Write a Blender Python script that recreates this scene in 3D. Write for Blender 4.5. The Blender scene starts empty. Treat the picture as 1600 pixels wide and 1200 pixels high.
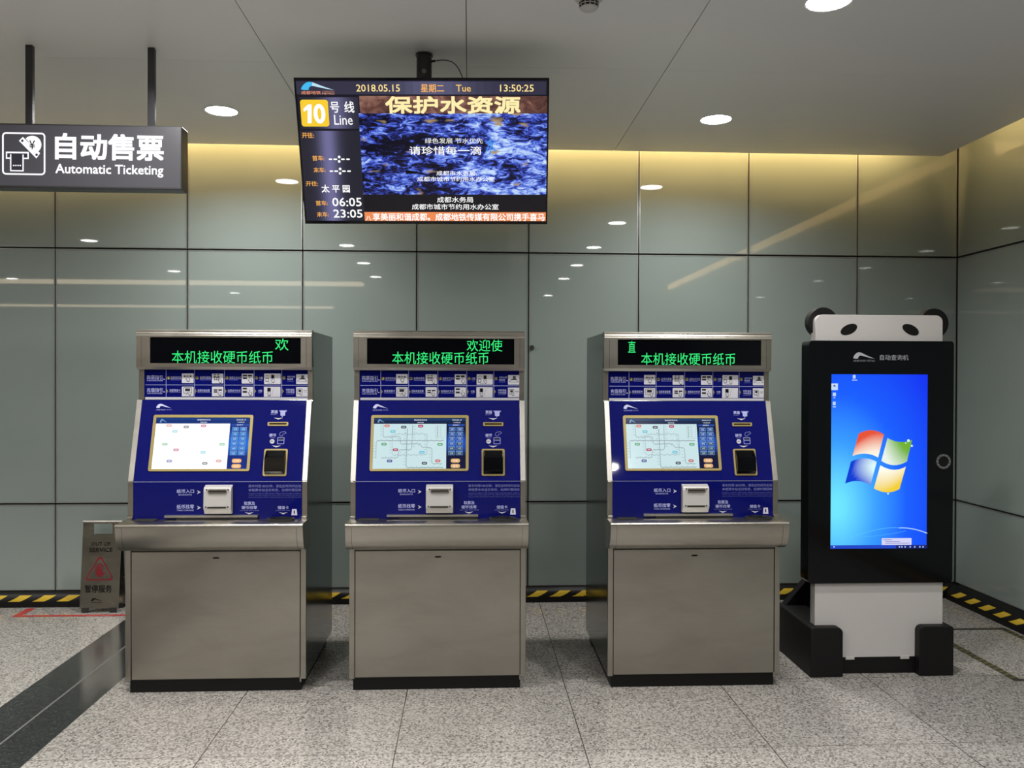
import bpy, math
from mathutils import Vector as V, Matrix
from mathutils.geometry import tessellate_polygon

sc = bpy.context.scene
COL = sc.collection
pi = math.pi

# ------------------------------------------------------------------ camera
H = 1.55
F_PX = 1320.0
YAW, PITCH, ROLL = math.radians(2.8767), math.radians(-0.42558), math.radians(0.18438)
_c, _s = math.cos(YAW), math.sin(YAW)
CR, CF, CU = V((_c, -_s, 0)), V((_s, _c, 0)), V((0, 0, 1))
_c, _s = math.cos(PITCH), math.sin(PITCH)
CF, CU = CF * _c + CU * _s, CU * _c - CF * _s
_c, _s = math.cos(ROLL), math.sin(ROLL)
CR, CU = CR * _c + CU * _s, CU * _c - CR * _s
CAM = V((0, 0, H))
cd = bpy.data.cameras.new('camera')
cam = bpy.data.objects.new('camera', cd)
COL.objects.link(cam)
M3 = Matrix((CR, CU, -CF)).transposed()
cam.matrix_world = Matrix.Translation(CAM) @ M3.to_4x4()
cd.sensor_width = 36.0
cd.lens = F_PX / 1600 * 36.0
cd.clip_start = 0.05
sc.camera = cam

# ------------------------------------------------------------------ world, exposure
w = bpy.data.worlds.new('world')
sc.world = w
w.use_nodes = True
w.node_tree.nodes['Background'].inputs[0].default_value = (0.75, 0.8, 0.85, 1)
w.node_tree.nodes['Background'].inputs[1].default_value = 0.03
sc.view_settings.view_transform = 'Standard'
sc.view_settings.look = 'None'
sc.view_settings.exposure = 0.0
sc.view_settings.gamma = 1.0
sc.view_settings.use_curve_mapping = False
sc.cycles.use_denoising = True
sc.cycles.max_bounces = 8
sc.cycles.sample_clamp_indirect = 6.0
LAMP_W = 34.0          # power of each downlight
DISC_L = 40.0          # glow of each diffuser
COVE_L = 28.0           # warm strip in the ceiling gap


def lin(r, g=None, b=None):
    if g is None:
        g = b = r
    f = lambda c: (c / 255 / 12.92) if c / 255 <= 0.04045 else ((c / 255 + 0.055) / 1.055) ** 2.4
    return (f(r), f(g), f(b), 1.0)


# ------------------------------------------------------------------ materials
def mat(name, base=(0.5, 0.5, 0.5), rough=0.5, metal=0.0, spec=0.5, emit=None, estr=0.0, aniso=0.0):
    m = bpy.data.materials.new(name)
    m.use_nodes = True
    b = m.node_tree.nodes['Principled BSDF']
    b.inputs['Base Color'].default_value = tuple(base[:3]) + (1,)
    b.inputs['Roughness'].default_value = rough
    b.inputs['Metallic'].default_value = metal
    b.inputs['Specular IOR Level'].default_value = spec
    if aniso:
        b.inputs['Anisotropic'].default_value = aniso
    if emit:
        b.inputs['Emission Color'].default_value = tuple(emit[:3]) + (1,)
        b.inputs['Emission Strength'].default_value = estr
    return m


def nd(m, kind, **kw):
    n = m.node_tree.nodes.new(kind)
    for k, v in kw.items():
        setattr(n, k, v)
    return n


def lk(m, a, b):
    m.node_tree.links.new(a, b)


def bsdf(m):
    return m.node_tree.nodes['Principled BSDF']


def coords(m, scale=(1, 1, 1), rot=(0, 0, 0)):
    tc = nd(m, 'ShaderNodeTexCoord')
    mp = nd(m, 'ShaderNodeMapping')
    mp.inputs['Scale'].default_value = scale
    mp.inputs['Rotation'].default_value = rot
    lk(m, tc.outputs['Object'], mp.inputs['Vector'])
    return mp.outputs['Vector']


def ramp(m, fac, stops):
    r = nd(m, 'ShaderNodeValToRGB')
    els = r.color_ramp.elements
    while len(els) < len(stops):
        els.new(0.5)
    for e, (p, c) in zip(els, stops):
        e.position = p
        e.color = c
    lk(m, fac, r.inputs['Fac'])
    return r.outputs['Color']


def noise(m, vec, scale, detail=2.0, rough=0.5, dist=0.0):
    n = nd(m, 'ShaderNodeTexNoise')
    n.inputs['Scale'].default_value = scale
    n.inputs['Detail'].default_value = detail
    n.inputs['Roughness'].default_value = rough
    n.inputs['Distortion'].default_value = dist
    lk(m, vec, n.inputs['Vector'])
    return n.outputs['Fac']


def steel(name, c0, c1, rough, grain=(1.0, 1.0, 36.0), rvar=0.03):
    """brushed stainless steel: long grain in x, faint smears"""
    m = mat(name, c0, rough, 1.0)
    g = noise(m, coords(m, grain), 5.0, 3.0)
    s = noise(m, coords(m, (1.2, 1.2, 3.0)), 2.2, 3.0, 0.6, 0.6)
    mx = nd(m, 'ShaderNodeMath', operation='MULTIPLY_ADD')
    lk(m, g, mx.inputs[0])
    mx.inputs[1].default_value = 0.18
    lk(m, s, mx.inputs[2])
    lk(m, ramp(m, mx.outputs[0], [(0.40, tuple(c0) + (1,)), (0.78, tuple(c1) + (1,))]), bsdf(m).inputs['Base Color'])
    mr = nd(m, 'ShaderNodeMapRange')
    mr.inputs['From Min'].default_value = 0.3
    mr.inputs['From Max'].default_value = 0.7
    mr.inputs['To Min'].default_value = rough - rvar
    mr.inputs['To Max'].default_value = rough + rvar
    lk(m, s, mr.inputs['Value'])
    lk(m, mr.outputs['Result'], bsdf(m).inputs['Roughness'])
    return m


STEEL = steel('brushed_steel', (0.37, 0.352, 0.315), (0.43, 0.41, 0.37), 0.32)
STEEL_TRIM = steel('trim_steel', (0.44, 0.425, 0.40), (0.54, 0.52, 0.49), 0.40, (36, 36, 1.0))
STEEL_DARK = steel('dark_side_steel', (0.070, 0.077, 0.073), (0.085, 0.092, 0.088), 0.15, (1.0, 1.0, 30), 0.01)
STEEL_STAND = steel('stand_steel', (0.30, 0.29, 0.25), (0.37, 0.355, 0.305), 0.26)
SILVER = mat('silver_plastic', (0.62, 0.61, 0.60), 0.34, 0.35)
BLUE = mat('blue_gloss_panel', (0.0035, 0.0055, 0.115), 0.03, spec=0.25)
GOLD = mat('gold_bezel', (0.33, 0.26, 0.09), 0.42, 0.25)
BLACK = mat('black_gloss', (0.002, 0.0023, 0.0035), 0.1, spec=0.3)
BLACK_M = mat('black_matt', (0.0035, 0.0035, 0.004), 0.5, spec=0.3)
BLACK_P = mat('black_plinth', (0.004, 0.004, 0.004), 0.45, spec=0.25)
GAP = mat('shadow_gap', (0.006, 0.006, 0.006), 0.8)
WHITE = mat('white_lacquer', (0.50, 0.485, 0.48), 0.4)
EDGE = mat('joint_edge', (0.26, 0.28, 0.27), 0.35, 0.5)
RUBBER = mat('black_rubber', (0.012, 0.012, 0.012), 0.7)
POLE = mat('dark_grey_pole', (0.022, 0.022, 0.026), 0.25)
SIGNF = mat('sign_face', (0.03, 0.03, 0.034), 0.3, emit=lin(54, 53, 60), estr=0.75)
SIGNB = mat('sign_box', (0.02, 0.02, 0.023), 0.35)
BAFFLE = mat('white_detector_plastic', (0.5, 0.5, 0.48), 0.4)
DIFF = mat('lamp_diffuser', (0.9, 0.9, 0.9), 0.5, emit=(1.0, 0.985, 0.95), estr=DISC_L)
RING = mat('lamp_trim', (0.75, 0.75, 0.74), 0.35)
COVE = mat('warm_strip', (0.9, 0.8, 0.5), 0.5, emit=(1.0, 0.63, 0.25), estr=COVE_L)
COVE_R = mat('warm_strip_dim', (0.9, 0.8, 0.5), 0.5, emit=(1.0, 0.63, 0.25), estr=COVE_L * 0.5)
COVE2 = mat('warm_trough', (0.9, 0.8, 0.6), 0.5, emit=(1.0, 0.80, 0.55), estr=5.0)
RED_TAPE = mat('red_floor_tape', (0.36, 0.035, 0.035), 0.4)
TAPE_B = mat('black_floor_tape', (0.03, 0.03, 0.022), 0.6)


def attr_mat(name, emissive, rough):
    m = mat(name, (0, 0, 0), rough)
    a = nd(m, 'ShaderNodeAttribute', attribute_name='Col')
    if emissive:
        lk(m, a.outputs['Color'], bsdf(m).inputs['Emission Color'])
        bsdf(m).inputs['Emission Strength'].default_value = 1.0
        bsdf(m).inputs['Specular IOR Level'].default_value = 0.25
    else:
        lk(m, a.outputs['Color'], bsdf(m).inputs['Base Color'])
        bsdf(m).inputs['Specular IOR Level'].default_value = 0.2
    return m


INK = attr_mat('printed_ink', False, 0.45)
SCREEN = attr_mat('screen_picture', True, 0.15)


def granite(name, dark):
    m = mat(name, (0.4, 0.4, 0.4), 0.16, spec=0.35)
    v = coords(m)
    vo = nd(m, 'ShaderNodeTexVoronoi')
    vo.inputs['Scale'].default_value = 130.0
    lk(m, v, vo.inputs['Vector'])
    bw = nd(m, 'ShaderNodeRGBToBW')
    lk(m, vo.outputs['Color'], bw.inputs['Color'])
    n2 = noise(m, v, 75.0, 4.0, 0.65)
    mx = nd(m, 'ShaderNodeMath', operation='MULTIPLY_ADD')
    lk(m, bw.outputs['Val'], mx.inputs[0])
    mx.inputs[1].default_value = 0.55
    ad = nd(m, 'ShaderNodeMath', operation='MULTIPLY')
    lk(m, n2, ad.inputs[0])
    ad.inputs[1].default_value = 0.5
    lk(m, ad.outputs[0], mx.inputs[2])
    if dark:
        st = [(0.25, (0.010, 0.011, 0.011, 1)), (0.6, (0.022, 0.024, 0.024, 1)), (0.85, (0.06, 0.063, 0.062, 1))]
    else:
        st = [(0.27, (0.075, 0.070, 0.066, 1)), (0.42, (0.20, 0.188, 0.175, 1)), (0.55, (0.30, 0.285, 0.265, 1)),
              (0.75, (0.40, 0.38, 0.355, 1))]
    c = ramp(m, mx.outputs[0], st)
    if dark:
        lk(m, c, bsdf(m).inputs['Base Color'])
        bsdf(m).inputs['Roughness'].default_value = 0.15
        bsdf(m).inputs['Specular IOR Level'].default_value = 0.28
        return m
    # tile seams
    tc = nd(m, 'ShaderNodeTexCoord')
    sp = nd(m, 'ShaderNodeSeparateXYZ')
    lk(m, tc.outputs['Object'], sp.inputs[0])

    def seam(out, off, width):
        a = nd(m, 'ShaderNodeMath', operation='SUBTRACT')
        lk(m, out, a.inputs[0])
        a.inputs[1].default_value = off
        p = nd(m, 'ShaderNodeMath', operation='PINGPONG')
        lk(m, a.outputs[0], p.inputs[0])
        p.inputs[1].default_value = 0.787 / 2
        q = nd(m, 'ShaderNodeMath', operation='LESS_THAN')
        lk(m, p.outputs[0], q.inputs[0])
        q.inputs[1].default_value = width
        return q.outputs[0]
    sx = seam(sp.outputs['X'], -1.09, 0.0021)
    sy = seam(sp.outputs['Y'], 3.487, 0.0014)
    mxm = nd(m, 'ShaderNodeMath', operation='MAXIMUM')
    lk(m, sx, mxm.inputs[0])
    lk(m, sy, mxm.inputs[1])
    gt = nd(m, 'ShaderNodeMath', operation='GREATER_THAN')     # no open seams left of the black strip
    lk(m, sp.outputs['X'], gt.inputs[0])
    gt.inputs[1].default_value = -1.8
    ml = nd(m, 'ShaderNodeMath', operation='MULTIPLY')
    lk(m, mxm.outputs[0], ml.inputs[0])
    lk(m, gt.outputs[0], ml.inputs[1])
    mm = nd(m, 'ShaderNodeMix', data_type='RGBA')
    lk(m, ml.outputs[0], mm.inputs['Factor'])
    lk(m, c, mm.inputs['A'])
    mm.inputs['B'].default_value = (0.035, 0.033, 0.03, 1)
    lk(m, mm.outputs['Result'], bsdf(m).inputs['Base Color'])
    return m


GRANITE = granite('speckled_granite', False)
GRANITE_D = granite('black_granite', True)
JOINT_G = mat('grey_joint', (0.14, 0.14, 0.135), 0.4)


def glass_wall():
    m = mat('back_painted_glass', (0.2, 0.24, 0.225), 0.02, spec=0.55)
    n = noise(m, coords(m), 1.5, 2.0)
    lk(m, ramp(m, n, [(0.3, (0.212, 0.254, 0.238, 1)), (0.7, (0.230, 0.272, 0.256, 1))]), bsdf(m).inputs['Base Color'])
    return m


GLASSW = glass_wall()
CEIL = mat('satin_metal_ceiling', (0.70, 0.697, 0.692), 0.36, spec=0.5)
HALLW = mat('dim_hall_wall', (0.07, 0.07, 0.068), 0.6)


# ------------------------------------------------------------------ geometry helpers
def ray(x, y):
    return CF + CR * ((x - 800) / F_PX) - CU * ((y - 600) / F_PX)


def at(x, y, X=None, Y=None, Z=None):
    """the point of a real plane (X, Y or Z given) measured at a position in the photograph"""
    d = ray(x, y)
    t = (Z - H) / d.z if Z is not None else (Y / d.y if Y is not None else X / d.x)
    return CAM + d * t


class Frame:
    def __init__(s, o, u, v):
        s.o, s.u, s.v = V(o), V(u).normalized(), V(v).normalized()
        s.n = s.u.cross(s.v)

    def p(s, u, v, off=0.0):
        return s.o + s.u * u + s.v * v + s.n * off

    def uv(s, x, y):
        d = ray(x, y)
        t = (s.o - CAM).dot(s.n) / d.dot(s.n)
        q = CAM + d * t - s.o
        return q.dot(s.u), q.dot(s.v)

    def box(s, x0, y0, x1, y1):
        a, b, c, d = s.uv(x0, y0), s.uv(x1, y0), s.uv(x0, y1), s.uv(x1, y1)
        return (a[0] + c[0]) / 2, (c[1] + d[1]) / 2, (b[0] + d[0]) / 2, (a[1] + b[1]) / 2


_glyphs = {}


def glyphs(body):
    k = body
    if k not in _glyphs:
        c = bpy.data.curves.new('t', 'FONT')
        c.body = body
        c.resolution_u = 2
        o = bpy.data.objects.new('t', c)
        COL.objects.link(o)
        dg = bpy.context.evaluated_depsgraph_get()
        m = bpy.data.meshes.new_from_object(o.evaluated_get(dg))
        vs = [(v.co.x, v.co.y) for v in m.vertices]
        fs = [tuple(p.vertices) for p in m.polygons]
        bpy.data.objects.remove(o)
        bpy.data.curves.remove(c)
        bpy.data.meshes.remove(m)
        xs = [v[0] for v in vs]
        ys = [v[1] for v in vs]
        x0, x1, y0, y1 = min(xs), max(xs), min(ys), max(ys)
        _glyphs[k] = ([((x - x0) / (x1 - x0), (y - y0) / (y1 - y0)) for x, y in vs], fs)
    return _glyphs[k]


SWOOSH = [(0, .12), (.03, .40), (.10, .72), (.18, .92), (.27, 1.0), (.36, .93), (.48, .74), (.62, .52), (.80, .26), (1, .0),
          (.80, .13), (.62, .27), (.48, .40), (.40, .47), (.33, .50), (.27, .40), (.235, .22), (.23, .02), (.12, .0), (.04, .03)]


class MB:
    def __init__(s):
        s.v, s.f, s.m, s.c, s.sm = [], [], [], [], []
        s.mats = []

    def mi(s, m):
        if m not in s.mats:
            s.mats.append(m)
        return s.mats.index(m)

    def face(s, pts, m, col=(1, 1, 1, 1), smooth=False):
        b = len(s.v)
        s.v += [tuple(p) for p in pts]
        s.f.append(tuple(range(b, b + len(pts))))
        s.m.append(s.mi(m))
        s.c.append(col)
        s.sm.append(smooth)

    def add(s, vs, fs, m, col=(1, 1, 1, 1), smooth=False):
        b = len(s.v)
        s.v += [tuple(p) for p in vs]
        for i, f in enumerate(fs):
            s.f.append(tuple(b + k for k in f))
            s.m.append(s.mi(m))
            s.c.append(col[i] if isinstance(col, list) else col)
            s.sm.append(smooth)

    def box(s, x0, x1, y0, y1, z0, z1, m):
        vs = [(x, y, z) for z in (z0, z1) for y in (y0, y1) for x in (x0, x1)]
        s.add(vs, [(0, 2, 3, 1), (4, 5, 7, 6), (0, 1, 5, 4), (2, 6, 7, 3), (0, 4, 6, 2), (1, 3, 7, 5)], m)

    def prism(s, poly, vec, m, smooth=False, caps=True):
        poly = [V(p) for p in poly]
        vec = V(vec)
        n = len(poly)
        nrm = V((0, 0, 0))
        for i in range(n):
            nrm += poly[i].cross(poly[(i + 1) % n])
        if nrm.dot(vec) > 0:
            poly.reverse()
        vs = poly + [p + vec for p in poly]
        fs = [(i, i + n, (i + 1) % n + n, (i + 1) % n) for i in range(n)]
        if caps:
            fs += [tuple(range(n)), tuple(range(2 * n - 1, n - 1, -1))]
        s.add(vs, fs, m, smooth=smooth)

    # flat shapes in a frame
    def poly(s, fr, pts, off, m, col=(1, 1, 1, 1)):
        P = [fr.p(u, v, off) for u, v in pts]
        a = sum(pts[i][0] * pts[(i + 1) % len(pts)][1] - pts[(i + 1) % len(pts)][0] * pts[i][1] for i in range(len(pts)))
        if a < 0:
            P.reverse()
        if len(P) <= 4:
            s.face(P, m, col)
        else:
            s.add(P, [tuple(t) if (P[t[1]] - P[t[0]]).cross(P[t[2]] - P[t[0]]).dot(fr.n) > 0 else tuple(reversed(t))
                      for t in tessellate_polygon([P])], m, col)

    def rect(s, fr, b, off, m, col=(1, 1, 1, 1)):
        s.poly(fr, [(b[0], b[1]), (b[2], b[1]), (b[2], b[3]), (b[0], b[3])], off, m, col)

    def rrect(s, fr, b, r, off, m, col=(1, 1, 1, 1)):
        s.poly(fr, rr(b, r), off, m, col)

    def ellipse(s, fr, c, ra, rb, off, m, col=(1, 1, 1, 1), ang=0.0, n=28):
        s.poly(fr, ell(c, ra, rb, ang, n), off, m, col)

    def ring(s, fr, outer, inner, off, m, col=(1, 1, 1, 1)):
        n = len(outer)
        for i in range(n):
            j = (i + 1) % n
            s.face([fr.p(*outer[i], off), fr.p(*outer[j], off), fr.p(*inner[j], off), fr.p(*inner[i], off)], m, col)

    def line(s, fr, pts, wd, off, m, col=(1, 1, 1, 1)):
        for (a, b), (c, d) in zip(pts[:-1], pts[1:]):
            t = V((c - a, d - b))
            if t.length < 1e-9:
                continue
            t.normalize()
            e = t * (wd * 0.4)
            nn = V((-t.y, t.x)) * (wd / 2)
            s.poly(fr, [(a - e.x - nn.x, b - e.y - nn.y), (c + e.x - nn.x, d + e.y - nn.y),
                        (c + e.x + nn.x, d + e.y + nn.y), (a - e.x + nn.x, b - e.y + nn.y)], off, m, col)

    def fprism(s, fr, pts, n0, n1, m, smooth=False):
        s.prism([fr.p(u, v, n0) for u, v in pts], fr.n * (n1 - n0), m, smooth)

    def fring(s, fr, outer, inner, n0, n1, m, smooth=False):
        n = len(outer)
        vs = [fr.p(*p, n1) for p in outer] + [fr.p(*p, n1) for p in inner] + \
             [fr.p(*p, n0) for p in outer] + [fr.p(*p, n0) for p in inner]
        fs = []
        for i in range(n):
            j = (i + 1) % n
            fs += [(i, j, n + j, n + i), (2 * n + i, 2 * n + j, j, i), (n + i, n + j, 3 * n + j, 3 * n + i),
                   (3 * n + i, 3 * n + j, 2 * n + j, 2 * n + i)]
        s.add(vs, fs, m, smooth=smooth)

    def text(s, fr, body, px, off, m, col=(1, 1, 1, 1), bold=0.0, uv=None, flip=False):
        b = uv if uv else fr.box(*px)
        vs, fs = glyphs(body)
        d = bold * (b[3] - b[1])           # heavier strokes: the outline printed again, slightly shifted
        W_, H_ = b[2] - b[0] - 2 * d, b[3] - b[1] - 2 * d
        sh = ((0, 0),) if bold == 0 else ((-1, -1), (1, -1), (-1, 1), (1, 1)) + (((0, -1), (0, 1), (-1, 0), (1, 0)) if bold > 0.025 else ())
        for k, (sx, sy) in enumerate(sh):
            s.add([fr.p(b[0] + d * (1 + sx) + u * W_, b[1] + d * (1 + sy) + v * H_, off + k * 0.00003) for u, v in vs], fs, m, col)

    def swoosh(s, fr, b, off, m, col, col2=None):
        pts = [(b[0] + x * (b[2] - b[0]), b[1] + y * (b[3] - b[1])) for x, y in SWOOSH]
        if col2 is None:
            s.poly(fr, pts, off, m, col)
        else:
            s.poly(fr, pts[:6] + pts[14:], off, m, col)
            s.poly(fr, pts[5:15], off, m, col2)

    def tube(s, pts, r, m, n=10):
        pts = [V(p) for p in pts]
        rings = []
        for i, p in enumerate(pts):
            t = (pts[min(i + 1, len(pts) - 1)] - pts[max(i - 1, 0)]).normalized()
            a = t.orthogonal().normalized() if i == 0 else (a - t * a.dot(t)).normalized()
            b = t.cross(a)
            rings.append([p + a * (r * math.cos(2 * pi * k / n)) + b * (r * math.sin(2 * pi * k / n)) for k in range(n)])
        vs = [q for rg in rings for q in rg]
        fs = [(i * n + k, i * n + (k + 1) % n, (i + 1) * n + (k + 1) % n, (i + 1) * n + k)
              for i in range(len(pts) - 1) for k in range(n)]
        fs += [tuple(reversed(range(n))), tuple(range((len(pts) - 1) * n, len(pts) * n))]
        s.add(vs, fs, m, smooth=True)

    def lathe(s, c, prof, m, n=32):
        """profile of (radius, z) round a vertical axis through c"""
        vs, fs = [], []
        for r, z in prof:
            for k in range(n):
                vs.append((c[0] + r * math.cos(2 * pi * k / n), c[1] + r * math.sin(2 * pi * k / n), c[2] + z))
        for i in range(len(prof) - 1):
            for k in range(n):
                fs.append((i * n + k, i * n + (k + 1) % n, (i + 1) * n + (k + 1) % n, (i + 1) * n + k))
        s.add(vs, fs, m, smooth=True)

    def build(s, name, parent=None, origin=(0, 0, 0), bev=0.0, seg=2, sharp=35):
        o = V(parent.location if parent is not None and parent.type == 'EMPTY' else origin)
        if parent is not None and parent.type != 'EMPTY':
            o = V(parent['_o'])
        me = bpy.data.meshes.new(name)
        me.from_pydata([V(p) - o for p in s.v], [], s.f)
        for m in s.mats:
            me.materials.append(m)
        me.polygons.foreach_set('material_index', s.m)
        me.polygons.foreach_set('use_smooth', s.sm)
        ca = me.color_attributes.new('Col', 'FLOAT_COLOR', 'CORNER')
        buf = []
        for f, c in zip(s.f, s.c):
            if isinstance(c, dict):
                for k in range(len(f)):
                    buf += list(c[k])
            else:
                buf += list(c) * len(f)
        ca.data.foreach_set('color', buf)
        me.update()
        if any(s.sm):
            me.set_sharp_from_angle(angle=math.radians(sharp))
        ob = bpy.data.objects.new(name, me)
        COL.objects.link(ob)
        ob['_o'] = tuple(o)
        if parent is not None:
            ob.parent = parent
        else:
            ob.location = o
        if bev:
            b = ob.modifiers.new('bevel', 'BEVEL')
            b.width = bev
            b.segments = seg
            b.limit_method = 'ANGLE'
            b.angle_limit = math.radians(40)
        return ob


def rr(b, r, n=5):
    x0, y0, x1, y1 = b
    out = []
    for cx, cy, a0 in ((x1 - r, y0 + r, -pi / 2), (x1 - r, y1 - r, 0), (x0 + r, y1 - r, pi / 2), (x0 + r, y0 + r, pi)):
        for k in range(n + 1):
            a = a0 + pi / 2 * k / n
            out.append((cx + r * math.cos(a), cy + r * math.sin(a)))
    return out


def ell(c, ra, rb, ang=0.0, n=28):
    out = []
    for k in range(n):
        t = 2 * pi * k / n
        x, y = ra * math.cos(t), rb * math.sin(t)
        out.append((c[0] + x * math.cos(ang) - y * math.sin(ang), c[1] + x * math.sin(ang) + y * math.cos(ang)))
    return out


def thing(name, loc, label, cat, group=None):
    o = bpy.data.objects.new(name, None)
    o.empty_display_size = 0.1
    COL.objects.link(o)
    o.location = loc
    return tag(o, label, cat, group)


def tag(o, label, cat, group=None, kind=None):
    if label:
        o['label'] = label
    if cat:
        o['category'] = cat
    if group:
        o['group'] = group
    if kind:
        o['kind'] = kind
    return o


def structure(o, label, cat):
    return tag(o, label, cat, None, 'structure')


def front(Y):
    return Frame((0, Y, 0), (1, 0, 0), (0, 0, 1))


# ================================================================== THE SETTING
WY, WX, ZC = 5.85, 3.464, 3.088        # back wall, right wall, ceiling
XL, YB = -13.0, -9.5                   # far ends of the hall behind the camera
# floor ---------------------------------------------------------------
b = MB()
SX = (-2.19, -1.976, -1.966, -1.772)
for x0, x1, m in ((XL, SX[0], GRANITE), (SX[0], SX[1], GRANITE_D), (SX[1], SX[2], JOINT_G), (SX[2], SX[3], GRANITE_D),
                  (SX[3], WX + 0.2, GRANITE)):
    b.face([(x0, YB, 0), (x1, YB, 0), (x1, WY + 0.1, 0), (x0, WY + 0.1, 0)], m)
structure(b.build('floor'), 'speckled grey granite floor with a black granite strip', 'floor')

# glass walls ---------------------------------------------------------
ROWS = ((0.105, 0.683), (0.694, 2.410), (2.421, 3.50))
E_ = 0.006


def glass_panel(b, o, u, u0, u1, z0, z1):
    """one sheet of glass with its thin steel edging, on the wall line through o along u"""
    fr = Frame(o, u, (0, 0, 1))
    b.fprism(fr, [(u0 + E_, z0 + E_), (u1 - E_, z0 + E_), (u1 - E_, z1 - E_), (u0 + E_, z1 - E_)], -0.02, 0.0, GLASSW)
    out = [(u0, z0), (u1, z0), (u1, z1), (u0, z1)]
    inn = [(u0 + E_, z0 + E_), (u1 - E_, z0 + E_), (u1 - E_, z1 - E_), (u0 + E_, z1 - E_)]
    b.fring(fr, out, inn, -0.02, 0.002, EDGE)


XJ = [-2.792 - 0.876 * k for k in range(11, 0, -1)] + [-2.792, -1.917, -1.142, -0.366, 0.407, 1.176, 1.953, 2.735, WX - 0.004]
b = MB()
for a, c in zip(XJ[:-1], XJ[1:]):
    for z0, z1 in ROWS:
        glass_panel(b, (0, WY, 0), (1, 0, 0), a + 0.004, c - 0.004, z0, z1)
b.box(XL, WX + 0.2, WY + 0.018, WY + 0.10, 0, 3.62, GAP)
structure(b.build('wall_back'), 'grey green glass panel wall behind the ticket machines', 'wall')
b = MB()
YJ = [WY - 0.004 - 0.88 * k for k in range(12)]
for a, c in zip(YJ[1:], YJ[:-1]):
    for z0, z1 in ROWS:
        glass_panel(b, (WX, 0, 0), (0, -1, 0), -c + 0.004, -a - 0.004, z0, z1)
b.box(WX + 0.018, WX + 0.10, YJ[-1], WY + 0.018, 0, 3.62, GAP)
structure(b.build('wall_right'), 'grey green glass panel wall at the right beside the kiosk', 'wall')
# rest of the hall behind the camera, seen only in reflections
b = MB()
b.box(XL - 0.1, WX + 0.2, YB - 0.1, YB, 0, 3.62, HALLW)
structure(b.build('wall_front'), 'dim wall at the far end of the hall', 'wall')
b = MB()
b.box(XL - 0.1, XL, YB, WY, 0, 3.62, HALLW)
structure(b.build('wall_left'), 'dim wall at the far left of the hall', 'wall')
b = MB()
b.box(WX, WX + 0.1, YB, YJ[-1], 0, 3.62, HALLW)
structure(b.build('trim_1'), 'dim wall pier on the right behind the camera', 'wall')

# ceiling -------------------------------------------------------------
CE_Y, CE_X = 5.686, 3.25
b = MB()
xs = [XL] + [-0.961 - 1.934 * k for k in range(6, -1, -1)] + [-0.019, 0.973, CE_X]
ys = [YB] + [4.19 - 1.6 * k for k in range(8, -1, -1)] + [CE_Y]
g = 0.0018
for x0, x1 in zip(xs[:-1], xs[1:]):
    for y0, y1 in zip(ys[:-1], ys[1:]):
        gy0, gy1 = (0 if y0 == YB else g * .5), (0 if y1 == CE_Y else g * .5)
        gx1 = 0 if x1 == CE_X else g
        b.box(x0 + g, x1 - gx1, y0 + gy0, y1 - gy1, ZC, ZC + 0.012, CEIL)
b.box(XL, CE_X - 0.01, YB, CE_Y - 0.01, ZC + 0.012, ZC + 0.03, GAP)
structure(b.build('ceiling'), 'satin grey metal panel ceiling', 'ceiling')
b = MB()
b.box(XL, WX + 0.1, YB, WY + 0.1, 3.62, 3.66, HALLW)
structure(b.build('trim_2'), 'slab above the hung ceiling', 'ceiling')

# warm cove strips hidden above the ceiling's edge ----------------------
b = MB()
b.box(XL + 0.2, CE_X - 0.15, CE_Y - 0.08, CE_Y - 0.067, ZC + 0.03, ZC + 0.25, RING)
b.box(XL + 0.2, CE_X - 0.2, CE_Y - 0.065, CE_Y - 0.035, ZC + 0.13, ZC + 0.21, COVE)
tag(b.build('cove_light'), 'warm light strip hidden above the ceiling edge along the back wall', 'light')
b = MB()
b.box(CE_X - 0.08, CE_X - 0.067, -4.0, CE_Y - 0.15, ZC + 0.03, ZC + 0.25, RING)
b.box(CE_X - 0.065, CE_X - 0.035, -4.0, CE_Y - 0.2, ZC + 0.13, ZC + 0.21, COVE_R)
tag(b.build('cove_light'), 'warm light strip hidden above the ceiling edge along the right wall', 'light')

# kerb with hazard tape -------------------------------------------------
YEL = lin(190, 160, 48)


def kerb(name, o, u, n_out, length, depth, label, phase):
    """half-round cable kerb along u from o, bulging along n_out, black and yellow tape round its face"""
    o, u, n_out = V(o), V(u), V(n_out)
    prof = [(0, 0.0), (depth, 0.0), (depth, 0.022), (depth * 0.98, 0.042), (depth * 0.9, 0.062), (depth * 0.74, 0.08),
            (depth * 0.5, 0.094), (depth * 0.25, 0.101), (0, 0.103)]
    b = MB()
    b.prism([o + n_out * d + V((0, 0, z)) for d, z in prof], u * length, BLACK_P, smooth=True)
    per, wd, sh = 0.158, 0.078, 0.075
    tp = [(depth * .985 + 0.0008, 0.040), (depth * 0.955 + 0.0008, 0.050), (depth * 0.9 + 0.0008, 0.063), (depth * 0.77 + 0.0008, 0.079)]
    k = 0
    while phase + k * per + wd + sh < length:
        u0 = phase + k * per
        for i in range(3):
            f0, f1 = i / 3, (i + 1) / 3
            (d0, z0), (d1, z1) = tp[i], tp[i + 1]
            b.face([o + u * (u0 + sh * f0) + n_out * d0 + V((0, 0, z0)), o + u * (u0 + wd + sh * f0) + n_out * d0 + V((0, 0, z0)),
                    o + u * (u0 + wd + sh * f1) + n_out * d1 + V((0, 0, z1)), o + u * (u0 + sh * f1) + n_out * d1 + V((0, 0, z1))],
                   INK, YEL)
        k += 1
    return structure(b.build(name), label, 'kerb')


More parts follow.
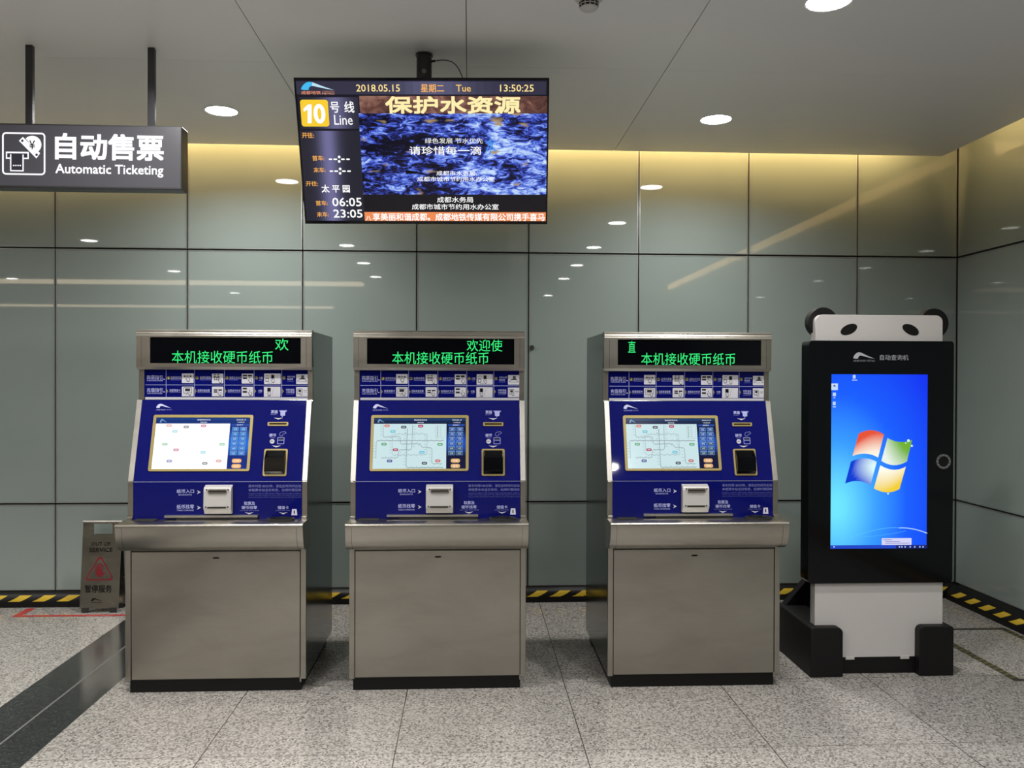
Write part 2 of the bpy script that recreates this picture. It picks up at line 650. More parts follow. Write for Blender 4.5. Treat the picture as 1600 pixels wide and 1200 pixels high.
kerb('baseboard_back', (-8.0, WY + 0.016, 0), (1, 0, 0), (0, -1, 0), 8.0 + WX, 0.066,
     'black kerb with yellow hazard stripes along the back wall', 0.021)
kerb('baseboard_right', (WX + 0.016, WY - 0.07, 0), (0, -1, 0), (-1, 0, 0), 7.0, 0.12,
     'black kerb with yellow hazard stripes along the right wall', 0.05)

# floor tapes ------------------------------------------------------------
b = MB()
z = 0.0012
b.face([(-2.94, 5.575, z), (-1.4, 5.575, z), (-1.4, 5.612, z), (-2.94, 5.612, z)], RED_TAPE)
b.face([(-2.94, 5.612, z), (-2.888, 5.612, z), (-2.888, 5.78, z), (-2.94, 5.78, z)], RED_TAPE)
tag(b.build('floor_tape'), 'red tape corner on the floor round the out of service stand', 'tape')


def hazard_strip(b, x0, x1, y0, y1, along_y=True):
    z = 0.0012
    b.face([(x0, y0, z), (x1, y0, z), (x1, y1, z), (x0, y1, z)], TAPE_B)
    n = int((y1 - y0) / 0.045)
    for k in range(n):
        a = y0 + 0.045 * k + 0.008
        b.face([(x0 + .004, a, z + .0006), (x1 - .004, a + .014, z + .0006), (x1 - .004, a + .030, z + .0006),
                (x0 + .004, a + .016, z + .0006)], INK, lin(105, 98, 50))


b = MB()
hazard_strip(b, 2.80, 2.845, 4.22, 5.06)
tag(b.build('floor_tape'), 'worn black and yellow floor tape right of the white kiosk base', 'tape')
b = MB()
hazard_strip(b, 3.295, 3.335, 3.6, 5.06)
tag(b.build('floor_tape'), 'worn black and yellow floor tape beside the right kerb', 'tape')
b = MB()
b.face([(2.80, 5.062, 0.001), (3.335, 5.062, 0.001), (3.335, 5.095, 0.001), (2.80, 5.095, 0.001)], TAPE_B)
tag(b.build('floor_tape'), 'plain dark floor tape joining the two striped tapes at the right', 'tape')
b = MB()
b.face([(2.80, 4.19, 0.001), (3.335, 4.19, 0.001), (3.335, 4.218, 0.001), (2.80, 4.218, 0.001)], TAPE_B)
tag(b.build('floor_tape'), 'plain dark floor tape at the near end of the marked bay', 'tape')

# ================================================================== LAMPS
lamp_data = bpy.data.lights.new('downlight_beam', 'AREA')
lamp_data.shape = 'DISK'
lamp_data.size = 0.15
lamp_data.energy = LAMP_W
lamp_data.color = (1.0, 0.975, 0.935)
lamp_data.spread = math.radians(150)
lamp_weak = lamp_data.copy()      # power cut for the right hand row, to darken that side
lamp_weak.energy = LAMP_W * 0.78
_ring = _diff = None


def downlight(x, y, label, group=None):
    global _ring, _diff
    t = thing('downlight', (x, y, ZC), label, 'ceiling light', group)
    if _ring is None:
        b = MB()
        b.lathe((x, y, ZC), [(0.096, 0.004), (0.096, -0.003), (0.093, -0.005), (0.088, -0.004), (0.085, 0.003)], RING)
        _ring = b.build('trim_ring', t)
        b = MB()
        fr = Frame((x, y, ZC - 0.002), (1, 0, 0), (0, -1, 0))
        b.ellipse(fr, (0, 0), 0.087, 0.087, 0, DIFF, n=32)
        _diff = b.build('diffuser', t)
    else:
        for src in (_ring, _diff):
            c = src.copy()
            COL.objects.link(c)
            c.parent = t
    l = bpy.data.objects.new('beam', lamp_data if x < 0 else lamp_weak)
    COL.objects.link(l)
    l.parent = t
    l.location = (0, 0, -0.012)


downlight(-1.436, 4.972, 'bright round ceiling downlight between the hanging sign and the screen')
downlight(1.456, 4.958, 'bright round ceiling downlight right of the screen, nearer the glass wall')
downlight(1.456, 3.383, 'bright round ceiling downlight cut by the top of the photo at right')
GR = 'downlights behind the camera mirrored in the glass wall'
for x, y in ((-1.436, 3.39), (-1.436, 1.75), (-1.43, 0.24), (-1.44, -1.33), (1.456, 1.808), (1.456, 0.233), (1.456, -1.34),
             (-4.303, -0.85), (-4.303, 1.9), (-4.303, 4.2), (-4.3, -4.0), (-1.44, -4.0), (1.456, -4.0), (-7.2, 1.9), (-7.2, -2.0)):  # some left lamps are unseen, added to light the left floor
    downlight(x, y, 'round ceiling downlight outside the frame, mirrored in the glass or added for light', GR)

# warm light troughs far back in the hall, mirrored in the glass at left
for x0, x1, y0, y1, lb in ((-8.6, -1.75, -2.45, -2.05, 'nearer'), (-10.5, -3.0, -7.1, -6.9, 'farther')):
    b = MB()
    b.prism([(x0, y0, ZC - 0.002), (x0, y0, ZC - 0.03), (x0, y1, ZC - 0.002)], (x1 - x0, 0, 0), COVE2)
    tag(b.build('light_trough'), 'long warm ceiling light trough mirrored in the glass, ' + lb + ' one', 'ceiling light')

# smoke detector ----------------------------------------------------------
P = at(920, 5, Z=ZC - 0.03)
t = thing('smoke_detector', (P.x, P.y, ZC), 'round white smoke detector on the ceiling at top centre', 'smoke detector')
b = MB()
b.lathe((P.x, P.y, ZC), [(0.058, 0), (0.058, -0.014), (0.050, -0.020), (0.040, -0.024)], BAFFLE)
b.build('base', t)
b = MB()
b.lathe((P.x, P.y, ZC), [(0.040, -0.020), (0.036, -0.052), (0.028, -0.058), (0.0, -0.06)], BAFFLE)
for k in range(12):
    for z0, z1 in ((-0.030, -0.037), (-0.041, -0.048)):
        a0, a1 = 2 * pi * (k + 0.1) / 12, 2 * pi * (k + 0.9) / 12
        r0, r1 = 0.0415 - 0.004 * (-z0 - 0.02) / 0.032, 0.0415 - 0.004 * (-z1 - 0.02) / 0.032
        b.face([(P.x + r0 * math.cos(a0), P.y + r0 * math.sin(a0), ZC + z0), (P.x + r1 * math.cos(a0), P.y + r1 * math.sin(a0), ZC + z1),
                (P.x + r1 * math.cos(a1), P.y + r1 * math.sin(a1), ZC + z1), (P.x + r0 * math.cos(a1), P.y + r0 * math.sin(a1), ZC + z0)], GAP)
b.build('sensor_cage', t)

# rubber plug in the wall ------------------------------------------------
P = at(831, 543, Y=WY)
b = MB()
b.fprism(front(WY), ell((P.x, P.z), 0.016, 0.016), -0.001, 0.012, RUBBER, True)
tag(b.build('wall_plug', origin=(P.x, WY, P.z)), 'small round black plug in the glass wall right of the middle machine', 'plug')

# ================================================================== TICKET MACHINES
MX, MY = -0.1535, 4.193                 # middle machine, measured; the others are its copies
XA, XB = MX - 0.4365, MX + 0.4365
LAV = lin(178, 182, 232)
PALE = lin(196, 196, 206)
DK = lin(40, 40, 46)
MGROUP = 'ticket vending machines in a row'


def led_text(fr, rows):
    b = MB()
    for body, box in rows:
        b.text(fr, body, box, 0.0012, SCREEN, (0.045, 0.88, 0.22, 1), 0.0)
    return b


def hand(b, fr, c, s, off):
    """small pointing hand pictogram"""
    pts = [(-.18, -1), (-.5, -.35), (-.75, .1), (-.55, .2), (-.28, -.05), (-.28, .95), (-.05, .95), (-.02, .3), (.5, .2), (.6, -.2), (.42, -1)]
    q = [(c[0] + x * s, c[1] + y * s) for x, y in pts]
    b.poly(fr, q, off, INK, DK)
    q = [(c[0] + .02 * s + x * s * .72, c[1] + (y - .05) * s * .72) for x, y in pts]
    b.poly(fr, q, off + .0002, INK, PALE)


def instruction_print(b, fr):
    o = 0.0006
    lw = 0.0026
    ln = lin(150, 155, 205)
    L, R_ = fr.uv(563, 602)[0], fr.uv(813.5, 602)[0]
    vt, vm, vb = fr.uv(690, 579)[1], fr.uv(690, 602.6)[1], fr.uv(690, 621.5)[1]
    b.line(fr, [(L + .002, vm), (R_ - .002, vm)], lw, o, INK, ln)
    for x in (595, 638.5, 684.2, 729.4, 771.6):
        u = fr.uv(x, 602)[0]
        b.line(fr, [(u, vb), (u, vt)], lw, o, INK, ln)
    b.rect(fr, (L, fr.uv(690, 625.2)[1], R_, vb), o, INK, lin(196, 196, 204))
    b.text(fr, '购票指引', (565.5, 587.3, 590, 593.8), o, INK, LAV, 0.004)
    b.text(fr, 'PURCHASE GUIDE', (566, 594.6, 590, 596.6), o, INK, LAV)
    b.text(fr, '充值指引', (565.5, 607, 590, 613.5), o, INK, LAV, 0.004)
    b.text(fr, 'ADD VALUE GUIDE', (566, 614.4, 589, 616.4), o, INK, LAV)
    b.rect(fr, fr.box(591, 593, 593, 594.3), o, INK, LAV)
    b.rect(fr, fr.box(591, 612.6, 593, 613.9), o, INK, LAV)
    oliv = lin(120, 116, 70)
    for i, x in enumerate((598.7, 642.3, 688, 733, 775)):
        c = fr.uv(x, 591.5)
        b.ellipse(fr, c, 0.0085, 0.0085, o, INK, oliv, n=16)
        b.ellipse(fr, c, 0.0058, 0.0058, o + .0002, INK, lin(22, 24, 48), n=16)
        b.text(fr, '12345'[i], (x - 1, 590, x + 1, 593.2), o + .0004, INK, lin(190, 180, 110))
        if i:
            pass
    for x in (595, 638.5, 684.2, 729.4, 771.6):
        a, c, d = fr.uv(x + .5, 608), fr.uv(x + 3.2, 612), fr.uv(x + .5, 616)
        b.poly(fr, [a, c, d], o + .0002, INK, oliv)
    for body, bx in (('选择目的站', (602, 589, 618.3, 593.3)), ('选择购票数', (646.5, 589, 663.5, 593.3)),
                     ('选择支付方式', (691.6, 589.2, 709.4, 593.4)), ('付款', (737, 589.5, 743, 593.6)),
                     ('领取车票', (780, 588.3, 792, 591.4)), ('和找零', (780, 592, 789, 595.2)),
                     ('放置储值卡', (600, 608.9, 617, 613)), ('选择充值金额', (643, 609, 661.7, 613.2)),
                     ('选择支付方式', (689, 609.3, 708.8, 613.3)), ('付款', (735.6, 609.7, 741.8, 613.6)),
                     ('领取储值', (778, 608.3, 791, 611.6)), ('卡和票据', (778, 612, 791, 615.3))):
        b.text(fr, body, bx, o, INK, LAV)
    for bx in ((602, 594.3, 617, 595), (647, 594.3, 664, 595), (691, 594.4, 705, 595.1), (737, 595, 742, 595.6), (780, 596.6, 790, 597.2),
               (600, 613.8, 618, 614.5), (643, 613.9, 664, 614.6), (689, 614.1, 709, 614.8), (735.6, 614.4, 741, 615), (778, 616.5, 790, 617.1)):
        b.rect(fr, fr.box(*bx), o, INK, lin(95, 100, 165))
    cards = ((619, 584.5, 637, 599.5), (665, 585, 682.5, 600), (710.5, 585, 728, 600.3), (744.8, 584.8, 770, 601), (793.7, 586, 812, 601),
             (619, 605, 637, 620), (665, 605, 682.5, 620), (710.3, 605.2, 728, 620), (744.3, 605, 769.7, 621), (793.6, 605.6, 812, 620.6))
    for i, c in enumerate(cards):
        bb = fr.box(*c)
        W, Hh = bb[2] - bb[0], bb[3] - bb[1]
        b.rrect(fr, bb, 0.003, o + .0002, INK, PALE)
        q = o + .0005

        def pt(x, y):
            return bb[0] + x * W, bb[1] + y * Hh

        def rc(x0, y0, x1, y1, col=DK):
            a, c2 = pt(x0, y0), pt(x1, y1)
            b.rect(fr, (a[0], a[1], c2[0], c2[1]), q, INK, col)
        if i == 0:
            rc(.22, .68, .78, .73)
            b.poly(fr, [pt(.12, .7), pt(.3, .82), pt(.3, .6)], q, INK, DK)
            b.poly(fr, [pt(.88, .7), pt(.7, .6), pt(.7, .82)], q, INK, DK)
            hand(b, fr, pt(.52, .46), .016, q + .0002)
        elif i == 1:
            for r in range(2):
                rc(.15, .86 - .18 * r, .36, .94 - .18 * r)
                rc(.45, .86 - .18 * r, .66, .94 - .18 * r)
            for r in range(2):
                for k in range(3):
                    rc(.18 + .16 * k, .32 + .2 * r, .28 + .16 * k, .46 + .2 * r)
            hand(b, fr, pt(.72, .30), .014, q + .0002)
        elif i in (2, 7):
            rc(.1, .72, .46, .9)
            rc(.1, .46, .46, .62) if i == 2 else rc(.1, .36, .46, .56)
            if i == 2:
                rc(.54, .72, .9, .9)
            hand(b, fr, pt(.74, .38), .016, q + .0002)
        elif i in (3, 8):
            rc(.42, .52, .62, .9, lin(80, 80, 86)) if i == 3 else rc(.2, .5, .42, .9, lin(80, 80, 86))
            rc(.47, .58, .57, .84) if i == 3 else rc(.25, .55, .37, .84)
            hand(b, fr, pt(.53, .36) if i == 3 else pt(.32, .36), .014, q + .0002)
            if i == 3:
                b.ring(fr, rr((pt(.08, .2)[0], pt(0, .2)[1], pt(.28, 0)[0], pt(0, .58)[1]), .003),
                       rr((pt(.11, .2)[0], pt(0, .26)[1], pt(.25, 0)[0], pt(0, .52)[1]), .002), q, INK, DK)
                b.line(fr, [pt(.08, .75), pt(.2, .85), pt(.3, .8)], .0016, q, INK, DK)
                rc(.2, .06, .46, .1, lin(110, 110, 114))
            else:
                b.line(fr, [pt(.48, .12), pt(.6, .88)], .0012, q, INK, lin(110, 110, 114))
                rc(.18, .06, .4, .1, lin(110, 110, 114))
        elif i == 4:
            b.poly(fr, [pt(.06, .25), pt(.25, .52), pt(.75, .52), pt(.94, .25)], q, INK, lin(80, 80, 86))
            b.poly(fr, [pt(.14, .28), pt(.28, .47), pt(.72, .47), pt(.86, .28)], q + .0002, INK, PALE)
            rc(.28, .50, .76, .58)
            rc(.42, .54, .66, .9, lin(80, 80, 86))
            rc(.46, .66, .62, .86, PALE) if False else None
            rc(.24, .32, .76, .38)
        elif i == 5:
            b.ring(fr, rr((pt(.12, 0)[0], pt(0, .3)[1], pt(.86, 0)[0], pt(0, .92)[1]), .006),
                   rr((pt(.15, 0)[0], pt(0, .34)[1], pt(.83, 0)[0], pt(0, .88)[1]), .005), q, INK, DK)
            rc(.28, .52, .7, .8)
            hand(b, fr, pt(.66, .36), .014, q + .0002)
            rc(.38, .14, .44, .2)
        elif i == 6:
            for r in range(2):
                rc(.16, .38 + .2 * r, .48, .52 + .2 * r)
            rc(.56, .58, .88, .72)
            hand(b, fr, pt(.68, .34), .014, q + .0002)
        else:
            b.ring(fr, rr((pt(.1, 0)[0], pt(0, .28)[1], pt(.52, 0)[0], pt(0, .82)[1]), .004),
                   rr((pt(.13, 0)[0], pt(0, .33)[1], pt(.49, 0)[0], pt(0, .77)[1]), .003), q, INK, DK)
            rc(.2, .5, .42, .72)
            hand(b, fr, pt(.42, .36), .011, q + .0002)
            rc(.6, .6, .92, .64)
            rc(.68, .46, .84, .5, lin(120, 120, 124))


def screen_picture(bright):
    """the route map page shown on a touchscreen; bright: the washed-out look of the left machine"""
    b = MB()
    o = 0.0
    u0, v0, u1, v1 = SFR.box(583.3, 653.2, 727.8, 732.6)
    fr = SFR

    def pt(x, y):
        return u0 + (x - 135) / (1585 - 135) * (u1 - u0), v1 - (y - 125) / (925 - 125) * (v1 - v0)

    def rc(x0, y0, x1, y1, col, off):
        a, c = pt(x0, y1), pt(x1, y0)
        b.rect(fr, (a[0], a[1], c[0], c[1]), off, SCREEN, col)
    rc(135, 125, 1585, 925, lin(18, 22, 58) if not bright else lin(20, 46, 130), o)
    rc(135, 125, 1585, 165, lin(26, 58, 102) if not bright else lin(24, 60, 130), o + .0003)
    rc(135, 165, 1585, 212, lin(18, 34, 72) if not bright else lin(20, 50, 120), o + .0003)
    rc(135, 217, 1278, 925, lin(202, 228, 232) if not bright else (1.15, 1.15, 1.12, 1), o + .0003)
    # bright core of the side bar
    n = 8
    for k in range(n):
        y0_, y1_ = 330 + k * 48, 330 + (k + 1) * 48
        f = math.sin(pi * (k + .5) / n)
        rc(1284, y0_, 1585, y1_, lin(18 + 10 * f, 28 + 50 * f, 66 + 120 * f) if not bright else lin(30, 70 + 40 * f, 150 + 70 * f), o + .0003)
    wht = lin(225, 232, 240)
    s2 = o + .0006
    a, c = pt(190, 200), pt(305, 142)
    b.swoosh(fr, (a[0], a[1], c[0], c[1]), s2, SCREEN, lin(110, 150, 190))

    def tx(body, x0, y0, x1, y1, col):
        a, c = pt(x0, y1), pt(x1, y0)
        b.text(fr, body, None, s2, SCREEN, col, 0.01, uv=(a[0], a[1], c[0], c[1]))
    tx('请选择目的车站', 765, 146, 970, 170, wht)
    tx('请选择线路', 815, 188, 918, 206, wht)
    tx('2018-05-15', 1370, 146, 1518, 168, wht)
    tx('13:50:25', 1392, 186, 1498, 206, wht)
    rc(1300, 222, 1568, 252, lin(40, 76, 168), s2)
    tx('选择票价', 1378, 228, 1480, 246, wht)
    for r in range(6):
        for k in range(2):
            x0 = 1316 + 122 * k - 2 * r * .6
            y0 = 274 + 75.5 * r
            body = (34, 82, 168) if r < 3 or (r == 3 and k == 0) else (40, 70, 96)
            if bright:
                body = (40, 130, 214)
            rc(x0, y0, x0 + 104, y0 + 60, lin(120, 156, 200), s2)
            rc(x0 + 5, y0 + 14, x0 + 99, y0 + 54, lin(*body), s2 + .0002)
            tx2 = ['2元', '3元', '4元', '5元', '6元', '7元', '8元', '9元', '10元', '11元', '12元', '13元'][r * 2 + k]
            a, c = pt(x0 + 28, y0 + 46), pt(x0 + 78, y0 + 20)
            b.text(fr, tx2, None, s2 + .0004, SCREEN, wht, 0.01, uv=(a[0], a[1], c[0], c[1]))
    for y0, body in ((768, '充值'), (850, '查询')):
        a, c = pt(1350, y0 + 62), pt(1496, y0)
        b.rrect(fr, (a[0], a[1], c[0], c[1]), (c[1] - a[1]) * .45, s2, SCREEN, lin(226, 178, 120) if not bright else lin(255, 190, 120))
        a, c = pt(1385, y0 + 46), pt(1460, y0 + 16)
        b.text(fr, body, None, s2 + .0003, SCREEN, lin(250, 240, 225), 0.01, uv=(a[0], a[1], c[0], c[1]))
    # lines and stations
    gl = lin(128, 138, 142) if not bright else lin(245, 248, 245)
    gl2 = lin(160, 178, 182) if not bright else lin(248, 250, 248)
    lw = 0.0020
    LN = [([(662, 295), (655, 880), (672, 905), (1230, 903)], lin(84, 90, 96)),
          ([(745, 235), (738, 600), (715, 628), (560, 628), (538, 645), (525, 745), (500, 752), (265, 752)], gl),
          ([(280, 235), (285, 410), (300, 428), (500, 425), (520, 415), (552, 430), (558, 520), (575, 538), (870, 535), (895, 585),
            (1035, 597), (1055, 620), (1055, 825), (1075, 845), (1215, 848)], gl),
          ([(180, 765), (182, 500), (200, 482), (1235, 485)], gl),
          ([(430, 420), (432, 700), (455, 710), (960, 708), (975, 690), (975, 395), (960, 380), (745, 375), (700, 380), (470, 380), (430, 420)], gl2)]
    for pts, col in LN:
        if bright:
            col = gl
        b.line(fr, [pt(*p) for p in pts], lw, s2, SCREEN, col)
        for (xa, ya), (xb, yb) in zip(pts[:-1], pts[1:]):
            d = math.hypot(xb - xa, yb - ya)
            nst = int(d / 42)
            for k in range(nst):
                x, y = xa + (xb - xa) * (k + .5) / nst, ya + (yb - ya) * (k + .5) / nst
                if abs(xb - xa) > abs(yb - ya):
                    rc(x - 13, y - (14 if k % 2 else -8), x + 13, y - (8 if k % 2 else -14), gl2, s2 + .0002)
                else:
                    rc(x - 46 if pts[0][0] < 700 else x + 14, y - 3, x - 14 if pts[0][0] < 700 else x + 50, y + 3, gl2, s2 + .0002)
    a, c = pt(1105, 445), pt(1255, 245)
    if not bright:
        b.ring(fr, [(a[0], a[1]), (c[0], a[1]), (c[0], c[1]), (a[0], c[1])],
               [(a[0] + .001, a[1] + .001), (c[0] - .001, a[1] + .001), (c[0] - .001, c[1] - .001), (a[0] + .001, c[1] - .001)], s2, SCREEN, gl2)
        for k in range(6):
            rc(1128, 262 + 30 * k, 1146, 274 + 30 * k, lin(110, 118, 122), s2)
            rc(1168, 265 + 30 * k, 1205, 271 + 30 * k, gl2, s2)
    for x, y, col in ((341, 250, (214, 120, 104)), (605, 270, (40, 48, 66)), (870, 254, (178, 40, 90)), (437, 340, (104, 196, 216)),
                      (303, 540, (74, 164, 108)), (1180, 543, (74, 164, 108)), (484, 628, (168, 30, 76)), (898, 668, (104, 196, 222)),
                      (397, 802, (58, 66, 150)), (940, 838, (36, 50, 62)), (1148, 802, (200, 92, 88))):
        if bright:
            col = tuple(int(c * .55 + 120) for c in col)
        c = pt(x, y)
        dx, dy = pt(x + 42, y)[0] - c[0], c[1] - pt(x, y + 21)[1]
        b.rrect(fr, (c[0] - dx, c[1] - dy, c[0] + dx, c[1] + dy), dy * .9, s2 + .0003, SCREEN, lin(*col))
        rc(x - 24, y - 5, x + 24, y + 5, lin(226, 226, 226) if not bright else lin(250, 250, 250), s2 + .0005)
    return b


# planes of the middle machine
Z_LO, Z_SB, Z_ST, Z_IB, Z_HC, Z_HT = 0.846, 1.034, 1.433, 1.436, 1.590, 1.789
Y_LO, Y_ST, Y_IN, Y_HD = 4.225, 4.341, 4.368, 4.330
slope_v = V((0, Y_ST - Y_LO, Z_ST - Z_SB)).normalized()
PFR = Frame((0, Y_LO, Z_SB), (1, 0, 0), slope_v)          # sloped blue control panel
SLEN = (V((0, Y_ST, Z_ST)) - V((0, Y_LO, Z_SB))).length
IFR, LFR, HFR = front(Y_IN), front(Y_LO), front(Y_HD)
SFR = Frame(PFR.p(0, 0, 0.0022), PFR.u, PFR.v)
XI0, XI1 = XA + 0.0275, XB - 0.0275                        # blue panels between the steel edges


def make_machine():
    t = thing('ticket_machine', (MX, MY, 0), 'x', 'ticket machine', MGROUP)
    T = {}
    # body
    b = MB()
    prof = [(4.203, 0.062), (4.985, 0.062), (4.985, 1.784), (4.36, 1.784), (4.385, Z_HC), (4.385, Z_IB), (4.362, Z_ST), (4.238, Z_SB), (4.238, Z_LO - .02),
            (4.203, 0.70)]
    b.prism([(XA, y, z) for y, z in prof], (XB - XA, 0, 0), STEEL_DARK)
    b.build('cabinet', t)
    b = MB()
    b.box(XA + .018, XB - .026, 4.206, 4.95, 0.0, 0.066, BLACK_P)
    b.build('plinth', t, bev=.002)
    for x0, x1 in ((XA, XA + .026), (XB - .026, XB)):
        b = MB()
        b.box(x0, x1, 4.193, 4.212, 0.060, 0.703, STEEL)
        b.build('door_post', t, bev=.002)
    b = MB()
    dx0, dx1 = XA + .0295, XB - .0295
    b.box(dx0, dx1, 4.194, 4.208, 0.067, 0.693, STEEL)
    d = b.build('door', t, bev=.0025)
    b = MB()
    c = at(684.5, 870, Y=4.192)
    fr = front(4.194)
    b.fprism(fr, ell((c.x, c.z), .021, .0068), -.001, .0015, STEEL_TRIM, True)
    b.ellipse(fr, (c.x, c.z), .0185, .005, .002, GAP)
    b.build('lock', d)
    b = MB()
    b.box(XB - .031, XB - .024, 4.196, 4.206, 0.044, 0.068, STEEL)
    b.build('door_latch', t, bev=.001)
    # ledge with a rounded lip
    b = MB()
    prof = [(4.238, .704), (4.19, .703), (4.165, .705), (4.14, .711), (4.12, .723), (4.105, .741), (4.094, .765), (4.088, .79), (4.0845, .815), (4.083, .829)]
    b.prism([(XA - .005, y, z) for y, z in prof + [(4.083, .836), (4.0845, .842), (4.089, .8455), (4.238, .8460)]], (XB - XA + .010, 0, 0), STEEL, smooth=True)
    for x0, x1 in ((XA + .0245, XA + .0258), (XB - .0258, XB - .0245)):
        for (ya, za), (yb, zb) in zip(prof[1:-1], prof[2:]):
            n_ = V((0, -(zb - za), (yb - ya))).normalized() * -.0004
            n_ = V((0, -abs(n_.y), n_.z if n_.z < 0 else -n_.z))
            b.face([V((x0, ya, za)) + n_, V((x1, ya, za)) + n_, V((x1, yb, zb)) + n_, V((x0, yb, zb)) + n_], GAP)
    b.build('ledge', t, sharp=50)
    # payment panel
    b = MB()
    b.box(XI0, XI1, Y_LO, Y_LO + .013, Z_LO - .004, Z_SB - .001, BLUE)
    o = .0006
    fr = LFR
    b.rect(fr, (XI0, Z_SB - .0035, XI1, Z_SB - .001), o, INK, lin(140, 144, 190))
    b.text(fr, '纸币入口', (622, 763.8, 648.5, 769.8), o, INK, LAV, .01)
    b.text(fr, 'BANKNOTE', (625, 771.2, 645, 773.4), o, INK, LAV)
    b.text(fr, '纸币找零', (622, 787.5, 648.5, 794), o, INK, LAV, .01)
    b.text(fr, 'TAKE CHANGE', (622, 795.3, 648, 797.5), o, INK, LAV)
    for y in (768.3, 792.3):
        b.poly(fr, [fr.uv(653, y - 3), fr.uv(658.8, y), fr.uv(653, y + 3), fr.uv(655, y)], o, INK, PALE)
    dim = lin(120, 124, 180)
    b.text(fr, '乘车时限180分钟，请在此时间内出站', (731.7, 756.6, 812, 761.2), o, INK, dim)
    b.text(fr, '单程票本站当日有效，出闸时需回收', (731.7, 762.8, 812, 767.2), o, INK, dim)
    for y, s in ((769, 'A ticket is valid for 180 minutes. Please exit the station within it'), (772, 'Ticket. One way tickets are only valid at the station and on the'),
                 (775, 'day purchased and will be recycled when you exit through the gate')):
        b.text(fr, s, (731.7, y, 812, y + 2.3), o, INK, lin(84, 88, 150))
    b.text(fr, '取票及', (724.7, 783, 741.5, 788.2), o, INK, LAV, .01)
    b.text(fr, '硬币找零', (721, 789.6, 744.7, 794.7), o, INK, LAV, .01)
    b.text(fr, 'TAKE TICKET AND CHANGE', (718, 796, 747.7, 797.5), o, INK, dim)
    b.text(fr, '储值卡', (776, 789.6, 793, 794.8), o, INK, LAV, .01)
    b.text(fr, 'STORED VALUE CARD', (773, 796, 795, 797.5), o, INK, dim)
    for x in (732.6, 784.6):
        b.poly(fr, [fr.uv(x - 6.8, 799.2), fr.uv(x, 802.6), fr.uv(x + 6.8, 799.2), fr.uv(x, 800.4)], o, INK, PALE)
    b.poly(fr, [fr.uv(797, 804), fr.uv(798.2, 794.3), fr.uv(805, 794.3), fr.uv(806, 804)], o, INK, lin(206, 206, 226))
    b.rect(fr, fr.box(800.6, 796.5, 802.4, 801.6), o + .0003, INK, DK)
    pp = b.build('payment_panel', t)
    for x0, x1 in ((XA, XI0 - .001), (XI1 + .001, XB)):
        b = MB()
        b.box(x0, x1, Y_LO - .001, Y_LO + .013, Z_LO, Z_SB - .002, STEEL)
        b.box(x0, x1, Y_LO - .016, Y_LO, Z_LO, Z_LO + .014, STEEL)
        b.build('panel_post', t, bev=.002)
    # banknote unit
    b = MB()
    q = LFR.box(664.7, 755.8, 709.3, 801)
    u0, v0, u1, v1 = q
    side = [(0, v1 - .002), (-.030, v1 - .014), (-.034, v1 - .03), (-.038, v0 + .03), (-.026, v0 + .012), (-.020, v0), (0, v0)]
    b.prism([(u0 + .004, Y_LO + dy, z) for dy, z in side], (u1 - u0 - .008, 0, 0), SILVER)
    bu = b.build('banknote_unit', t, bev=.003)
    b = MB()
    yf = Y_LO - .0345
    fr = Frame((0, yf, 0), (1, 0, 0), (0, .0, 1))
    s1 = LFR.box(673, 763.6, 701.2, 770)
    s2 = LFR.box(671.5, 790, 700.8, 793.2)
    for q2 in (s1, s2):
        b = MB()
        cx0, cx1 = q2[0] * .992, q2[2] * .992
        b.box(cx0, cx1, yf - .0062, yf - .0015, q2[1] + .004, q2[3] + .004, STEEL)
        b.box(cx0 + .003, cx1 - .003, yf - .0068, yf - .006, (q2[1] + q2[3]) / 2 + .001, (q2[1] + q2[3]) / 2 + .007, GAP)
        b.build('note_slot', bu)
        for xx in (cx0 - .007, cx1 + .007):
            b = MB()
            b.fprism(Frame((0, yf - .0035, 0), (1, 0, 0), (0, 0, 1)), ell((xx, q2[3] + .0015), .0036, .0036, n=12), -.002, .002, GAP)
            b.build('screw', bu)
    # coin return tray rail and card pad on the ledge
    b = MB()
    x0, x1 = LFR.uv(605, 812)[0], LFR.uv(747, 812)[0]
    b.box(x0, x1, Y_LO - .020, Y_LO, Z_LO + .012, Z_LO + .022, STEEL_TRIM)
    b.box(x0 + .06, x1 - .002, Y_LO - .018, Y_LO - .004, Z_LO - .001, Z_LO + .012, GAP)
    b.build('return_tray', t)
    b = MB()
    c0, c1 = LFR.uv(763.5, 812)[0], LFR.uv(805.5, 812)[0]
    cx, rx = (c0 + c1) / 2, (c1 - c0) / 2
    for k in range(1):
        b.prism([(cx + rx * math.cos(a), Y_LO - .050 + .046 * math.sin(a), Z_LO) for a in [2 * pi * i / 32 for i in range(32)]], (0, 0, .012), RUBBER, True)
    b.prism([(cx + rx * .8 * math.cos(a), Y_LO - .050 + .036 * math.sin(a), Z_LO + .012) for a in [2 * pi * i / 32 for i in range(32)]], (0, 0, .003), BLACK_M, True)
    b.build('card_pad', t)
    b = MB()
    c0, c1 = LFR.uv(562, 812)[0], LFR.uv(594, 812)[0]
    b.box(c0, c1, Y_LO - .05, Y_LO - .001, Z_LO - .002, Z_LO + .006, RUBBER)  # low dark block at the left end of the ledge
    b.build('dark_block', t, bev=.003)
    # sloped control panel
    b = MB()
    fr = PFR
    b.fprism(fr, [(XI0, .001), (XI1, .001), (XI1, SLEN - .001), (XI0, SLEN - .001)], -.012, 0, BLUE)
    b.swoosh(fr, fr.box(582.7, 631.5, 606, 638.2), o, INK, lin(190, 192, 226))
    b.text(fr, '成都地铁', (582.5, 639.6, 597, 642), o, INK, lin(140, 146, 210))
    b.text(fr, 'METRO', (598.3, 639.8, 606.6, 641.8), o, INK, lin(110, 116, 190))
